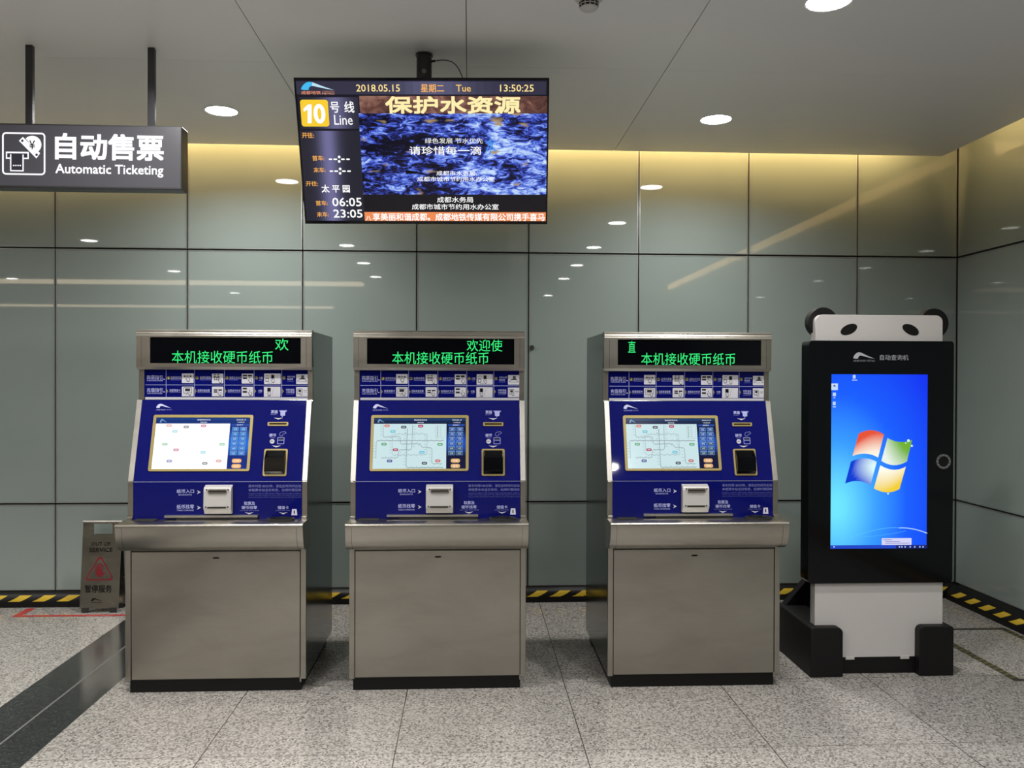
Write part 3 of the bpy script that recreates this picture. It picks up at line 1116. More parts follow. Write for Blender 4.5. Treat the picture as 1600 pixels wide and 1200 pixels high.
    b.text(fr, '票据', (758.6, 641.5, 768.8, 646.6), o, INK, LAV, .01)
    b.text(fr, 'RECEIPT', (758.6, 647.4, 768, 648.8), o, INK, lin(130, 134, 196))
    # ticket icon
    b.rect(fr, fr.box(771.3, 641.6, 782.7, 644), o, INK, lin(130, 134, 190))
    b.poly(fr, [fr.uv(773, 643), fr.uv(780.5, 643), fr.uv(780.2, 650), fr.uv(773.5, 650)], o + .0002, INK, LAV)
    for y in (645, 646.6, 648.2):
        b.rect(fr, fr.box(774, y, 779.6, y + .5), o + .0004, INK, lin(120, 124, 180))
    b.poly(fr, [fr.uv(774.7, 650.6), fr.uv(776.2, 651.8), fr.uv(777.7, 650.6)], o, INK, LAV)
    for y in (653.1, 696.2):
        b.poly(fr, [fr.uv(763.4, y), fr.uv(770.5, y + 2.9), fr.uv(777.5, y), fr.uv(770.5, y + .7)], o, INK, PALE)
    b.text(fr, '硬币', (758.4, 677.8, 768.8, 682.6), o, INK, LAV, .01)
    b.text(fr, 'COIN', (759.8, 683.6, 767.5, 685), o, INK, lin(130, 134, 196))
    c = fr.uv(763.5, 689.7)
    b.ellipse(fr, c, .0117, .0117, o, INK, PALE, n=20)
    b.rect(fr, (c[0] - .006, c[1] - .004, c[0] - .002, c[1] + .004), o + .0002, INK, DK)
    b.rect(fr, (c[0] + .001, c[1] - .004, c[0] + .005, c[1] + .004), o + .0002, INK, lin(120, 120, 140))
    q = fr.box(771.2, 683.2, 782, 694)
    b.ring(fr, rr(q, .004), rr((q[0] + .003, q[1] + .003, q[2] - .003, q[3] - .003), .002), o, INK, lin(140, 146, 205))
    m_ = (q[1] + q[3]) / 2 + .002
    b.line(fr, [(q[0] + .002, m_), (q[2] - .002, m_)], .003, o + .0002, INK, lin(140, 146, 205))
    b.rect(fr, (q[0] + .006, m_ + .004, q[2] - .006, m_ + .010), o + .0002, INK, DK)
    hp = [(774, 680), (774.6, 676.5), (777, 675), (780.5, 675), (781.5, 674.2), (783.8, 676.5), (781.5, 678.3), (779.5, 678.4), (778.5, 681), (776, 681.6)]
    b.line(fr, [fr.uv(*p) for p in hp + hp[:1]], .0018, o, INK, lin(140, 146, 205))
    cp = b.build('control_panel', t)
    # touchscreen
    b = MB()
    q = fr.box(578.9, 648.9, 732.3, 736)
    so = fr.box(583.2, 653.1, 727.9, 732.7)
    b.fring(fr, rr(q, .010), rr(so, .003), -.001, .005, GOLD)
    b.build('screen_bezel', cp, bev=.0)
    T['screen'] = screen_picture(False).build('screen', t)
    # receipt slot
    b = MB()
    q = fr.box(754.9, 660, 786.4, 665.8)
    q2 = (q[0] + .008, q[1] + .005, q[2] - .008, q[3] - .005)
    b.fring(fr, rr(q, .004), rr(q2, .0015), -.001, .005, GOLD)
    b.rect(fr, q2, .0012, INK, lin(58, 42, 8))
    b.build('receipt_slot', cp)
    # coin mouth
    b = MB()
    q = fr.box(752.6, 701.5, 788.7, 743.6)
    q2 = (q[0] + .009, q[1] + .0085, q[2] - .009, q[3] - .0075)
    b.fring(fr, rr(q, .009), rr(q2, .007), -.001, .004, GOLD)
    b.build('coin_bezel', cp)
    b = MB()
    x0, v0, x1, v1 = q2
    hh = v1 - v0
    prof = [(v0, .001), (v0, .006), (v0 + hh * .10, .024), (v0 + hh * .66, .034), (v0 + hh * .70, .030), (v0 + hh * .72, .006), (v1, .005), (v1, .001)]
    b.prism([fr.p(x0 + .001, v, n) for v, n in prof], fr.u * (x1 - x0 - .002), BLACK)
    for xx in (x0 + .001, x1 - .006):
        b.prism([fr.p(xx, v, n) for v, n in ((v0 + hh * .7, .004), (v0 + hh * .7, .031), (v1 - .004, .010), (v1 - .004, .004))], fr.u * .005, BLACK)
    b.build('coin_mouth', t, bev=.002)
    # bright steel cheeks
    for x0, x1 in ((XA, XI0 - .001), (XI1 + .001, XB)):
        b = MB()
        b.fprism(fr, [(x0, -.001), (x1, -.001), (x1, SLEN), (x0, SLEN)], -.014, .0015, STEEL_TRIM)
        b.build('cheek', t, bev=.002)
    # instruction panel
    b = MB()
    b.box(XI0, XI1, Y_IN, Y_IN + .015, Z_IB - .004, Z_HC + .004, BLUE)
    instruction_print(b, IFR)
    b.build('instruction_panel', t)
    for x0, x1 in ((XA, XI0 - .001), (XI1 + .001, XB)):
        b = MB()
        b.box(x0, x1, Y_IN - .002, Y_IN + .015, Z_ST - .002, Z_HC + .004, STEEL)
        b.build('panel_post', t, bev=.002)
    # header
    b = MB()
    wz0, wz1 = HFR.uv(690, 569.2)[1], HFR.uv(690, 529)[1]
    wx0, wx1 = HFR.uv(573.4, 549)[0], HFR.uv(803.6, 549)[0]
    zt = 1.752
    for x0, x1, z0, z1 in ((XA, wx0, wz0, wz1), (wx1, XB, wz0, wz1), (XA, XB, wz1, zt), (XA, XB, Z_HC + .01, wz0)):
        b.box(x0, x1, Y_HD, Y_HD + .03, z0, z1, STEEL)
    bot = [(Y_HD, Z_HC + .01), (Y_HD + .012, Z_HC - .004), (Y_HD + .055, Z_HC - .004), (Y_HD + .055, Z_HC + .01)]
    b.prism([(XA, y, z) for y, z in bot], (XB - XA, 0, 0), STEEL)
    b.prism([(XA, y, z) for y, z in ((Y_HD, zt), (Y_HD - .003, zt + .005), (Y_HD - .001, zt + .011), (Y_HD + .002, zt + .012), (Y_HD - .001, zt + .016),
                                     (Y_HD + .002, zt + .023), (Y_HD + .006, zt + .024), (Y_HD + .004, zt + .029), (Y_HD + .010, zt + .0355), (Y_HD + .02, zt + .0372),
                                     (Y_HD + .06, zt + .0372), (Y_HD + .06, zt))], (XB - XA, 0, 0), STEEL)
    for x in (XA + .026, XB - .026):
        b.face([(x - .0007, Y_HD - .0004, Z_HC + .01), (x + .0007, Y_HD - .0004, Z_HC + .01), (x + .0007, Y_HD - .0004, zt), (x - .0007, Y_HD - .0004, zt)], GAP)
    b.build('header', t)
    b = MB()
    b.box(wx0 - .004, wx1 + .004, Y_HD + .006, Y_HD + .02, wz0 - .004, wz1 + .004, BLACK)
    T['display'] = b.build('led_display', t)
    T['led'] = led_text(LEDF, [('欢迎使', (729.3, 530.8, 785, 549.2)), ('本机接收硬币纸币', (612.8, 549.8, 763.5, 569))]).build('led_lettering', T['display'])
    return t, T


LEDF = front(Y_HD + .006)
mach, MT = make_machine()
for nm in ('door_post', 'panel_post', 'cheek'):
    pass
mach['label'] = 'middle blue and steel ticket machine, second of the three, under the hanging screen'


def copy_machine(x, y, label, led_rows, led_dx, bright):
    r = mach.copy()
    COL.objects.link(r)
    r.location = (x, y, 0)
    r['label'] = label
    for ch in list(mach.children):
        c = ch.copy()
        COL.objects.link(c)
        c.parent = r
        if ch == MT['screen'] and bright:
            c.data = BRIGHT.data
            c['label'] = 'touchscreen washed out to white'
        for gch in ch.children:
            d = gch.copy()
            COL.objects.link(d)
            d.parent = c
            if gch == MT['led']:
                d.data = led_rows.data
    return r


def led_mesh(rows):
    o = led_text(LEDF, rows).build('led_lettering', None, mach.location)
    return o


BRIGHT = screen_picture(True).build('screen', None, mach.location)
# lettering of the outer two displays, laid out on the middle machine's display
LED_L = led_mesh([('欢', (764.0, 530.6, 784.6, 549.2)), ('本机接收硬币纸币', (606.2, 549.6, 760.6, 569))])
LED_R = led_mesh([('直', (590.5, 530.8, 602.5, 549.2)), ('本机接收硬币纸币', (611.5, 549.8, 762.5, 569))])
srcs = (BRIGHT, LED_L, LED_R)
copy_machine(-1.2395, 4.205, 'left blue and steel ticket machine with white screen, beside the out of service stand', LED_L, 0, True)
copy_machine(1.1295, 4.180, 'right blue and steel ticket machine standing next to the black kiosk', LED_R, 0, False)
for o in srcs:
    bpy.data.objects.remove(o)

# ================================================================== HANGING SCREEN
TW, TS = 1.15, 0.92
tpsi, ttau = 0.0569, 0.3343
tc_ = CAM + (V((-0.2394, 4.158, 3.0153)) - CAM) * TS
tr_ = V((math.cos(tpsi), -math.sin(tpsi), 0))
tf_ = V((math.sin(tpsi), math.cos(tpsi), 0))
td_ = V((0, 0, -1)) * math.cos(ttau) + tf_ * math.sin(ttau)
TH = 0.7107 * TS
TFR = Frame(tc_ - tr_ * (TW / 2) + td_ * TH, tr_, -td_)
t = thing('hanging_screen', (-0.22, 4.05, ZC), 'black framed information screen hanging from the ceiling, showing blue water', 'screen')
b = MB()
bz = .012
out = [(0, 0), (TW, 0), (TW, TH), (0, TH)]
inn = [(bz * .6, bz * 1.2), (TW - bz * .6, bz * 1.2), (TW - bz * .6, TH - bz * .8), (bz * .6, TH - bz * .8)]
b.fring(TFR, out, inn, -.03, .004, BLACK)
b.fprism(TFR, [(.0, 0), (TW, 0), (TW, TH), (0, TH)], -.035, -.004, BLACK_M)
b.fprism(TFR, [(.25, .12), (TW - .25, .12), (TW - .25, TH - .2), (.25, TH - .2)], -.07, -.03, BLACK_M)
b.build('bezel', t)
b = MB()
fr = TFR
SL = lin(62, 60, 84)
SD = lin(24, 23, 36)


def band(x0, y0, x1, y1, off, cfun, n=16):
    q = fr.box(x0, y0, x1, y1)
    for k in range(n):
        a, c = q[0] + (q[2] - q[0]) * k / n, q[0] + (q[2] - q[0]) * (k + 1) / n
        b.add([fr.p(a, q[1], off), fr.p(c, q[1], off), fr.p(c, q[3], off), fr.p(a, q[3], off)], [(0, 1, 2, 3)], SCREEN, [cfun((k + .5) / n)])


q0 = (inn[0][0], inn[0][1], inn[1][0], inn[2][1])
b.rect(fr, q0, 0, SCREEN, SD)
band(462, 127, 853.5, 147.5, .0004, lambda f: lin(52 + 40 * math.exp(-((f - .55) / .16) ** 2), 51 + 40 * math.exp(-((f - .55) / .16) ** 2), 70 + 52 * math.exp(-((f - .55) / .16) ** 2)), 32)
band(469, 152, 560.5, 201, .0004, lambda f: lin(40 + 62 * math.exp(-((f - .6) / .24) ** 2), 40 + 60 * math.exp(-((f - .6) / .24) ** 2), 54 + 84 * math.exp(-((f - .6) / .24) ** 2)), 24)
band(471.5, 204.5, 568.5, 345, .0004, lambda f: lin(38 + 74 * math.exp(-((f - .46) / .17) ** 2), 38 + 72 * math.exp(-((f - .46) / .17) ** 2), 50 + 104 * math.exp(-((f - .46) / .17) ** 2)), 28)
OR = lin(246, 176, 84)
YW = lin(255, 226, 150)
WH = (1.05, 1.05, 1.05, 1)
so = .0010
b.swoosh(fr, fr.box(470, 127.7, 522, 140.8), so, SCREEN, lin(70, 186, 240), lin(190, 226, 244))
b.text(fr, '成都地铁', (470.8, 142, 501.3, 147.6), so, SCREEN, lin(236, 150, 110), .008)
b.text(fr, 'CHENGDU', (503.3, 141.8, 522.6, 144.4), so, SCREEN, lin(200, 130, 96))
b.text(fr, 'METRO', (503.3, 145, 522.6, 147.6), so, SCREEN, lin(236, 170, 140), .008)
b.text(fr, '2018.05.15', (556.5, 132, 624.8, 143.2), so, SCREEN, YW, .010)
b.text(fr, '星期二', (657.5, 131.4, 693.8, 144.2), so, SCREEN, lin(255, 186, 92), .010)
b.text(fr, 'Tue', (712.5, 132.4, 735.6, 143.2), so, SCREEN, lin(255, 204, 110), .008)
b.text(fr, '13:50:25', (781.3, 132.2, 834, 143.2), so, SCREEN, YW, .010)
q = fr.box(470.2, 155.8, 513.6, 197.6)
b.rrect(fr, q, .012, so, SCREEN, lin(250, 206, 50))
pts = [(112, 440), (172, 385), (216, 385), (216, 620), (165, 620), (165, 450), (118, 478)]
b.poly(fr, [fr.uv(460 + x / 8, 115 + y / 8) for x, y in pts], so + .0004, SCREEN, WH)
c0 = fr.uv(460 + 314 / 8, 115 + 502 / 8)
r0 = fr.uv(460 + 388 / 8, 115 + 502 / 8)[0] - c0[0]
r1 = c0[1] - fr.uv(460 + 314 / 8, 115 + 625 / 8)[1]
b.ring(fr, ell(c0, r0, r1, 0, 32), ell(c0, r0 * .33, r1 * .58, 0, 32), so + .0004, SCREEN, WH)
b.text(fr, '号', (516, 159, 530, 176.2), so, SCREEN, WH, .012)
b.text(fr, '线', (538, 158.4, 553.5, 176.2), so, SCREEN, WH, .012)
b.text(fr, 'Line', (522.2, 179.4, 551, 195), so, SCREEN, WH, .004)
for s, bx in (('开往:', (472, 207, 490.6, 215.6)), ('首车:', (488, 243, 507, 251.2)), ('末车:', (490, 261.5, 508.6, 269.5)),
              ('开往:', (478, 283, 497, 290.8)), ('首车:', (493.5, 313.4, 512, 321.2)), ('末车:', (495.2, 331, 513.6, 338.8))):
    b.text(fr, s, bx, so, SCREEN, OR, .014)
for x0, x1, y in ((513.8, 546.6, 248.6), (515.2, 548.2, 267.2)):
    wd = (x1 - x0)
    for f0, f1 in ((0, .16), (.22, .40), (.58, .76), (.83, 1.0)):
        b.rrect(fr, fr.box(x0 + f0 * wd, y - 1, x0 + f1 * wd, y + 1.4), .0028, so, SCREEN, WH)
    for dy in (-3.3, 3.6):
        b.ellipse(fr, fr.uv(x0 + .495 * wd, y + dy), .0062, .0062, so, SCREEN, WH, n=14)
b.text(fr, '太 平 园', (502.4, 288.6, 546.6, 300.8), so, SCREEN, WH, .02)
b.text(fr, '06:05', (519.2, 308.8, 565, 322.4), so, SCREEN, WH, .016)
b.text(fr, '23:05', (521, 327.2, 566.4, 340.2), so, SCREEN, WH, .016)


def pic_mat(name, stops, scale, rot, sc_noise, grad):
    m = mat(name, (0, 0, 0), 0.15, spec=0.25)
    v = coords(m, scale, rot)
    n1 = noise(m, v, sc_noise, 6.0, 0.68, 1.2)
    n2 = noise(m, v, sc_noise * .28, 3.0, 0.55, .6)
    mx = nd(m, 'ShaderNodeMath', operation='MULTIPLY_ADD')
    lk(m, n2, mx.inputs[0])
    mx.inputs[1].default_value = 0.75
    lk(m, n1, mx.inputs[2])
    tc = nd(m, 'ShaderNodeTexCoord')
    sp = nd(m, 'ShaderNodeSeparateXYZ')
    lk(m, tc.outputs['Object'], sp.inputs[0])
    g = nd(m, 'ShaderNodeMath', operation='MULTIPLY_ADD')
    lk(m, sp.outputs['X'], g.inputs[0])
    g.inputs[1].default_value = grad
    lk(m, mx.outputs[0], g.inputs[2])
    g2 = nd(m, 'ShaderNodeMath', operation='MULTIPLY')
    lk(m, g.outputs[0], g2.inputs[0])
    g2.inputs[1].default_value = 0.785
    c = ramp(m, g2.outputs[0], stops)
    # occasional warm pebbles
    n3 = noise(m, coords(m, scale, rot), sc_noise * .6, 1.0)
    warm = ramp(m, n3, [(0.66, (0, 0, 0, 1)), (0.76, (1, 1, 1, 1))])
    mm = nd(m, 'ShaderNodeMix', data_type='RGBA', blend_type='MIX')
    lk(m, warm, mm.inputs['Factor'])
    lk(m, c, mm.inputs['A'])
    mm.inputs['B'].default_value = (0.42, 0.30, 0.16, 1)
    lk(m, mm.outputs['Result'] if 'water' in name else c, bsdf(m).inputs['Emission Color'])
    bsdf(m).inputs['Emission Strength'].default_value = 1.0
    return m


WATER = pic_mat('water_picture', [(0.57, (0.003, 0.003, 0.012, 1)), (0.645, (0.008, 0.009, 0.035, 1)), (0.69, (0.025, 0.04, 0.36, 1)),
                                  (0.75, (0.10, 0.19, 0.80, 1)), (0.87, (0.62, 0.80, 1.0, 1))], (1, .3, 2.8), (0, -0.45, 0), 18.0, 0.12)
ROCK = pic_mat('rock_picture', [(0.42, (0.02, 0.010, 0.010, 1)), (0.64, (0.13, 0.055, 0.045, 1)), (0.82, (0.34, 0.17, 0.13, 1))], (1, 1, 1.4), (0, .3, 0), 16.0, -.25)
q = fr.box(561.8, 150, 854.6, 177.3)
ux1 = inn[1][0]
b.rect(fr, (q[0], q[1], ux1, q[3]), .0005, ROCK)
qw = fr.box(564.5, 177.3, 854, 304)
b.rect(fr, (qw[0] - .001, qw[1], ux1, q[1]), .0005, WATER)
qb = fr.box(571, 304, 853, 331)
b.rect(fr, (qw[0] - .001, qb[1], ux1, qw[1]), .0005, SCREEN, lin(22, 20, 26))
qt = fr.box(571.8, 331.5, 852, 346.6)
b.rect(fr, (qt[0] - .006, qt[1], ux1, qt[3]), .0006, SCREEN, lin(238, 140, 84))
b.text(fr, '保护水资源', (602, 150.4, 813.5, 177.8), so, SCREEN, lin(255, 240, 176), .034)
b.text(fr, '绿色发展 节水优先', (664, 215.8, 754.5, 224.2), so, SCREEN, lin(240, 240, 230), .006)
b.text(fr, '请珍惜每一滴', (639.6, 228.6, 751.8, 241.8), so, SCREEN, WH, .010)
b.text(fr, '水', (758.5, 213, 775, 241), so, SCREEN, lin(60, 150, 236))
b.text(fr, '成都市水务局', (682, 267, 742.5, 274.4), so + .0003, SCREEN, WH, .006)
b.text(fr, '成都市城市节约用水办公室', (652, 276, 773, 283.6), so + .0003, SCREEN, WH, .006)
b.text(fr, '成都水务局', (683, 307.6, 739.3, 316.6), so, SCREEN, WH, .008)
b.text(fr, '成都市城市节约用水办公室', (643.7, 318.6, 779, 327.6), so, SCREEN, WH, .008)
b.text(fr, '享美丽和谐成都。成都地铁传媒有限公司携手喜马', (582.5, 333, 851, 345), so + .0002, SCREEN, WH, .018)
b.text(fr, '八', (571.8, 337.5, 580, 344.5), so + .0002, SCREEN, WH, .018)
b.build('screen', t)
b = MB()
b.lathe((-0.22, 4.05, 0), [(0.0, ZC - .001), (0.041, ZC - .001), (0.041, ZC - .010), (0.0365, ZC - .012), (0.0365, 2.50), (0, 2.50)], POLE, 32)
pole = b.build('pole', t)
b = MB()
P = at(662.5, 111, Y=4.05 - .0368)
b.fprism(front(4.05 - .036), ell((P.x, P.z), .0105, .0105), -.002, .0012, mat('pole_hole', (0.2, 0.2, 0.2), .5), True)
b.build('pole_hole', pole)
b = MB()
b.box(-0.30, -0.14, 3.962, 4.055, 2.50, 2.62, BLACK_M)
b.build('bracket', t)
b = MB()
pts = [at(x, y, Y=4.05 - dy) for x, y, dy in ((675, 96, 0), (680, 95.2, 0), (688, 94, .02), (698, 94.2, .04), (706, 96.5, .06), (712, 101, .08),
                                              (717, 108, .1), (720, 115, .12), (722.5, 121, .14), (724, 130, .15))]
b.tube(pts, .0022, BLACK_M, 6)
b.tube([pts[0] + V((-.002, 0, 0)), pts[1]], .0055, BLACK_M, 8)
b.build('cable', t)

# ================================================================== HANGING SIGN
SY0, SY1, SXA, SXB, SZ0, SZ1 = 4.0, 4.088, -2.197, -1.337, 2.417, 2.712
t = thing('hanging_sign', ((SXA + SXB) / 2, 4.05, SZ0), 'dark hanging sign reading Automatic Ticketing at the upper left', 'sign')
b = MB()
b.box(SXA, SXB, SY0, SY1, SZ0, SZ1, SIGNB)
sb = b.build('box', t, bev=.004)
fr = front(SY0 - .0004)
b = MB()
b.rect(fr, (SXA + .004, SZ0 + .009, SXB - .006, SZ1 - .007), 0.0, SIGNF)
b.build('face', t)
b = MB()
W1 = (1.15, 1.15, 1.2, 1)
b.text(fr, '自动售票', (86, 209.2, 256, 250.6), .0008, SCREEN, W1, .030)
b.text(fr, 'Automatic Ticketing', (86.6, 257.2, 255.4, 276.6), .0008, SCREEN, W1, .018)
b.build('lettering', t)
b = MB()
q = fr.box(3.4, 207, 71, 273.4)
st = .0072
b.ring(fr, rr(q, .018), rr((q[0] + st, q[1] + st, q[2] - st, q[3] - st), .011), .0008, SCREEN, W1)


def sp_(x, y):
    return fr.uv(x / 4.615, y / 4.615 + 60)


b.poly(fr, [sp_(137, 738), sp_(165, 711), sp_(290, 828), sp_(263, 866)], .0008, SCREEN, W1)
cc = sp_(234, 766)
rad = sp_(299, 766)[0] - cc[0]
pts = []
for k in range(33):
    a = math.radians(-52 + 190 * k / 32)
    pts.append((cc[0] + rad * math.cos(a), cc[1] + rad * math.sin(a)))
b.poly(fr, pts, .0009, SCREEN, W1)
DKS = lin(52, 51, 58)
b.text(fr, '¥', (212 / 4.615, 736 / 4.615 + 60, 254 / 4.615, 800 / 4.615 + 60), .0014, SCREEN, DKS, .012)
for x, y in ((162, 738), (265, 840)):
    c = sp_(x, y)
    b.ellipse(fr, c, .006, .006, .0014, SCREEN, DKS, n=10)
o1, o2 = sp_(43, 868), sp_(208, 819)
b.rect(fr, (o1[0], o1[1], o2[0], o2[1]), .0008, SCREEN, W1)
b.rect(fr, (o1[0] + st * .8, o1[1] + st * .8, o2[0] - st * .8, o2[1] - st), .0011, SCREEN, DKS)
o1, o2 = sp_(74, 958), sp_(172, 838)
b.rect(fr, (o1[0], o1[1], o2[0], o2[1]), .0013, SCREEN, W1)
b.rect(fr, (o1[0] + st * .75, o1[1] + st * .75, o2[0] - st * .75, o2[1]), .0016, SCREEN, DKS)
for k in range(4):
    b.ellipse(fr, sp_(100 + 16 * k, 917), .0034, .0034, .0019, SCREEN, W1, n=8)
b.build('pictogram', t)
for x in (-2.047, -1.491):
    b = MB()
    b.box(x - .016, x + .016, 4.036, 4.064, SZ1 - .002, ZC, POLE)
    b.build('pole', t, bev=.004)

# ================================================================== PANDA-SHAPED INQUIRY KIOSK
KX, KY = 2.15, 4.31
t = thing('inquiry_kiosk', (KX, KY + .2, 0), 'black and white panda shaped kiosk with ears and a blue touchscreen', 'kiosk')
BFR = front(KY)
b = MB()
q = (BFR.uv(1263.5, 700)[0], BFR.uv(1375, 911)[1], BFR.uv(1489.5, 700)[0], BFR.uv(1375, 532.6)[1])
b.fprism(BFR, rr(q, .018, 4), -.10, 0, BLACK, True)
fr = BFR
LG = lin(120, 124, 132)
b.swoosh(fr, fr.box(1333, 550.3, 1367, 560.6), .0006, INK, lin(168, 170, 176))
b.text(fr, '成都地铁', (1333.3, 562, 1353, 565.3), .0006, INK, LG)
b.text(fr, 'METRO', (1354.5, 562.2, 1367, 565.3), .0006, INK, LG)
b.text(fr, '自动查询机', (1374.8, 554.3, 1419.5, 562.8), .0006, INK, lin(158, 162, 170))
body = b.build('body', t, bev=.004)
# touch ring
b = MB()
c = fr.uv(1474, 721)
b.fring(fr, ell(c, .0395, .0395, n=40), ell(c, .0275, .0275, n=40), 0, .003, mat('button_ring', (0.13, 0.132, 0.14), .35, .5), True)
for k in range(12):
    a = 2 * pi * k / 12
    b.ellipse(fr, (c[0] + .0335 * math.cos(a), c[1] + .0335 * math.sin(a)), .003, .003, .0034, INK, lin(150, 152, 155), n=8)
b.ellipse(fr, c, .027, .027, .001, BLACK_M, n=32)
b.build('button', body)
# desktop picture
b = MB()
kq = fr.box(1298.3, 585, 1448.5, 857)
U0, V0, U1, V1 = kq


def kmix(a, c, f):
    f = max(0, min(1, f))
    return tuple(x + (y - x) * f for x, y in zip(a, c))


def wall_col(x, y):
    """blue desktop gradient: x,y in 0..1 from the top left of the screen"""
    deep, royal, mid, cyan = lin(18, 52, 244), lin(24, 96, 255), lin(58, 160, 255), lin(112, 232, 255)
    d = math.hypot((x - .05) * 1.0, (y - .76) * 1.15)
    g = 1 - d / .92
    if g > .55:
        c_ = kmix(mid, cyan, (g - .55) / .38)
    elif g > .2:
        c_ = kmix(royal, mid, (g - .2) / .35)
    else:
        c_ = kmix(deep, royal, (g + .35) / .55)
    return tuple(c_[:3]) + (1,)


NX, NY = 14, 26
for i in range(NX):
    for j in range(NY):
        xs_, ys_ = (i / NX, (i + 1) / NX), (j / NY, (j + 1) / NY)
        cs = [(xs_[0], ys_[1]), (xs_[1], ys_[1]), (xs_[1], ys_[0]), (xs_[0], ys_[0])]
        b.add([fr.p(U0 + x * (U1 - U0), V1 - y * (V1 - V0), .0008) for x, y in cs], [(0, 1, 2, 3)], SCREEN,
              [{k: wall_col(*cs[k]) for k in range(4)}])


def kp(x, y):
    """pixel of the 8x enlarged crop at (1280,660)"""
    return fr.uv(1280 + x / 8, 660 + y / 8)


def bez(p0, c0, p1, f):
    return tuple((1 - f) ** 2 * a + 2 * f * (1 - f) * b_ + f * f * c_ for a, b_, c_ in zip(p0, c0, p1))


def pane(tl, tc2, tr2, bl, bc, br, cfun):
    n = 8
    for i in range(n):
        for j in range(n):
            def pos(a, g_):
                top, bo = bez(tl, tc2, tr2, a), bez(bl, bc, br, a)
                return tuple(p_ + (q_ - p_) * g_ for p_, q_ in zip(top, bo))
            fs = [(i / n, (j + 1) / n), ((i + 1) / n, (j + 1) / n), ((i + 1) / n, j / n), (i / n, j / n)]
            b.add([fr.p(*kp(*pos(*f_)), .0014) for f_ in fs], [(0, 1, 2, 3)], SCREEN, [{k: cfun(*fs[k]) for k in range(4)}])


red, rw = lin(232, 84, 56), lin(255, 246, 226)
pane((492, 140), (650, 50), (808, 150), (415, 420), (590, 350), (735, 440), lambda x, y: kmix(red, rw, 1.25 * (x * .45 + y * .75) - .25 - .25 * (1 - y)))
grn, gw = lin(112, 178, 52), lin(236, 246, 236)
pane((852, 195), (1000, 280), (1160, 220), (775, 480), (930, 585), (1095, 488), lambda x, y: kmix(gw, grn, 1.0 * x - .9 * y + .55))
blu, bw_ = lin(10, 62, 214), lin(226, 255, 255)
pane((395, 490), (560, 405), (718, 492), (322, 765), (490, 690), (640, 785), lambda x, y: kmix(blu, bw_, 1.15 - 1.25 * math.hypot(1.05 - x, .25 - y)))
yel, yw = lin(244, 208, 52), lin(255, 254, 240)
pane((762, 535), (930, 640), (1082, 552), (682, 825), (850, 920), (1002, 832), lambda x, y: kmix(yw, yel, 1.1 * (x * .5 + y * .85) - .15))
# arcs of light, icons, taskbar, notice


def kq_(x, y):
    return fr.uv(1280 + x / 8, 780 + y / 8)


pts = [kq_(*bez((180, 560), (720, 330), (1000, 358), k / 10)) for k in range(11)]
b.line(fr, pts, .0022, .0014, SCREEN, lin(96, 200, 255))
pts = [kq_(*bez((1000, 358), (1160, 350), (1345, 424), k / 8)) for k in range(9)]
b.line(fr, pts, .0042, .0014, SCREEN, lin(190, 226, 255))
pts = [kq_(*bez((420, 476), (760, 470), (1080, 395), k / 10)) for k in range(11)]
b.line(fr, pts, .0018, .0014, SCREEN, lin(84, 180, 255))
q = fr.box(1298.3, 851.6, 1448.5, 857)
b.rect(fr, (U0, V0, U1, q[3]), .0012, SCREEN, lin(34, 70, 200))
b.rect(fr, fr.box(1400, 851.8, 1448.5, 857), .0014, SCREEN, lin(22, 34, 110))
for x in (1302, 1404, 1408, 1413, 1421, 1428, 1436, 1441):
    b.rect(fr, fr.box(x, 853, x + 2, 855.5), .0018, SCREEN, lin(170, 190, 240))
q = fr.box(1377.4, 840.8, 1424, 851.4)
b.rrect(fr, q, .003, .0018, SCREEN, lin(214, 214, 248))
for x0, y0, x1 in ((1380, 843, 1393), (1383, 845.8, 1406), (1383, 848.2, 1421)):
    b.rect(fr, fr.box(x0, y0, x1, y0 + .9), .0021, SCREEN, lin(110, 120, 190))
b.rect(fr, fr.box(1298.8, 599.2, 1309, 609.5), .0014, SCREEN, lin(196, 220, 250))
b.poly(fr, [fr.uv(1301.3, 603.5), fr.uv(1303.5, 601), fr.uv(1306, 604)], .0018, SCREEN, lin(20, 40, 120))
for (x0, y0, x1, y1) in ((1301, 613.5, 1306, 619), (1302, 620.8, 1305, 622.2), (1301, 627.5, 1305.5, 633), (1301, 635, 1306, 636.4), (1332.4, 585.8, 1336.6, 591.5), (1331, 593.3, 1339.3, 594.5)):
    b.rrect(fr, fr.box(x0, y0, x1, y1), .0015, .0014, SCREEN, lin(190, 214, 250))
for x, y, r in ((1113, 228, .008), (1080, 258, .004), (1155, 292, .006), (858, 890, .005)):
    b.ellipse(fr, kp(x, y), r, r, .0020, SCREEN, lin(206, 240, 232), n=12)
b.build('screen', t)
# head board with eyes
HFK = front(KY + .04)
b = MB()
q = (HFK.uv(1274.4, 510)[0], HFK.uv(1373, 545)[1], HFK.uv(1473.2, 510)[0], HFK.uv(1373, 492.2)[1])
pts = [(q[0], q[1]), (q[2], q[1])] + [p_ for p_ in rr(q, .036, 6) if p_[1] > (q[1] + q[3]) / 2]
b.fprism(HFK, pts, -.06, 0, WHITE, True)
b.build('head_board', t, bev=.002)
for cx, cy, ang in ((1326.3, 514.7, 24), (1422.8, 515.2, -25)):
    b = MB()
    b.fprism(HFK, ell(HFK.uv(cx, cy), .0475, .0255, math.radians(ang), 36), -.001, .0012, BLACK_M)
    b.build('eye', t)
for cx, cy in ((1286.4, 503.5), (1460.0, 505.2)):
    b = MB()
    fr = front(KY + .075)
    b.fprism(fr, ell(fr.uv(cx, cy), .0795, .0795, 0, 48), -.055, 0, BLACK_M, True)
    b.build('ear', t, bev=.003)
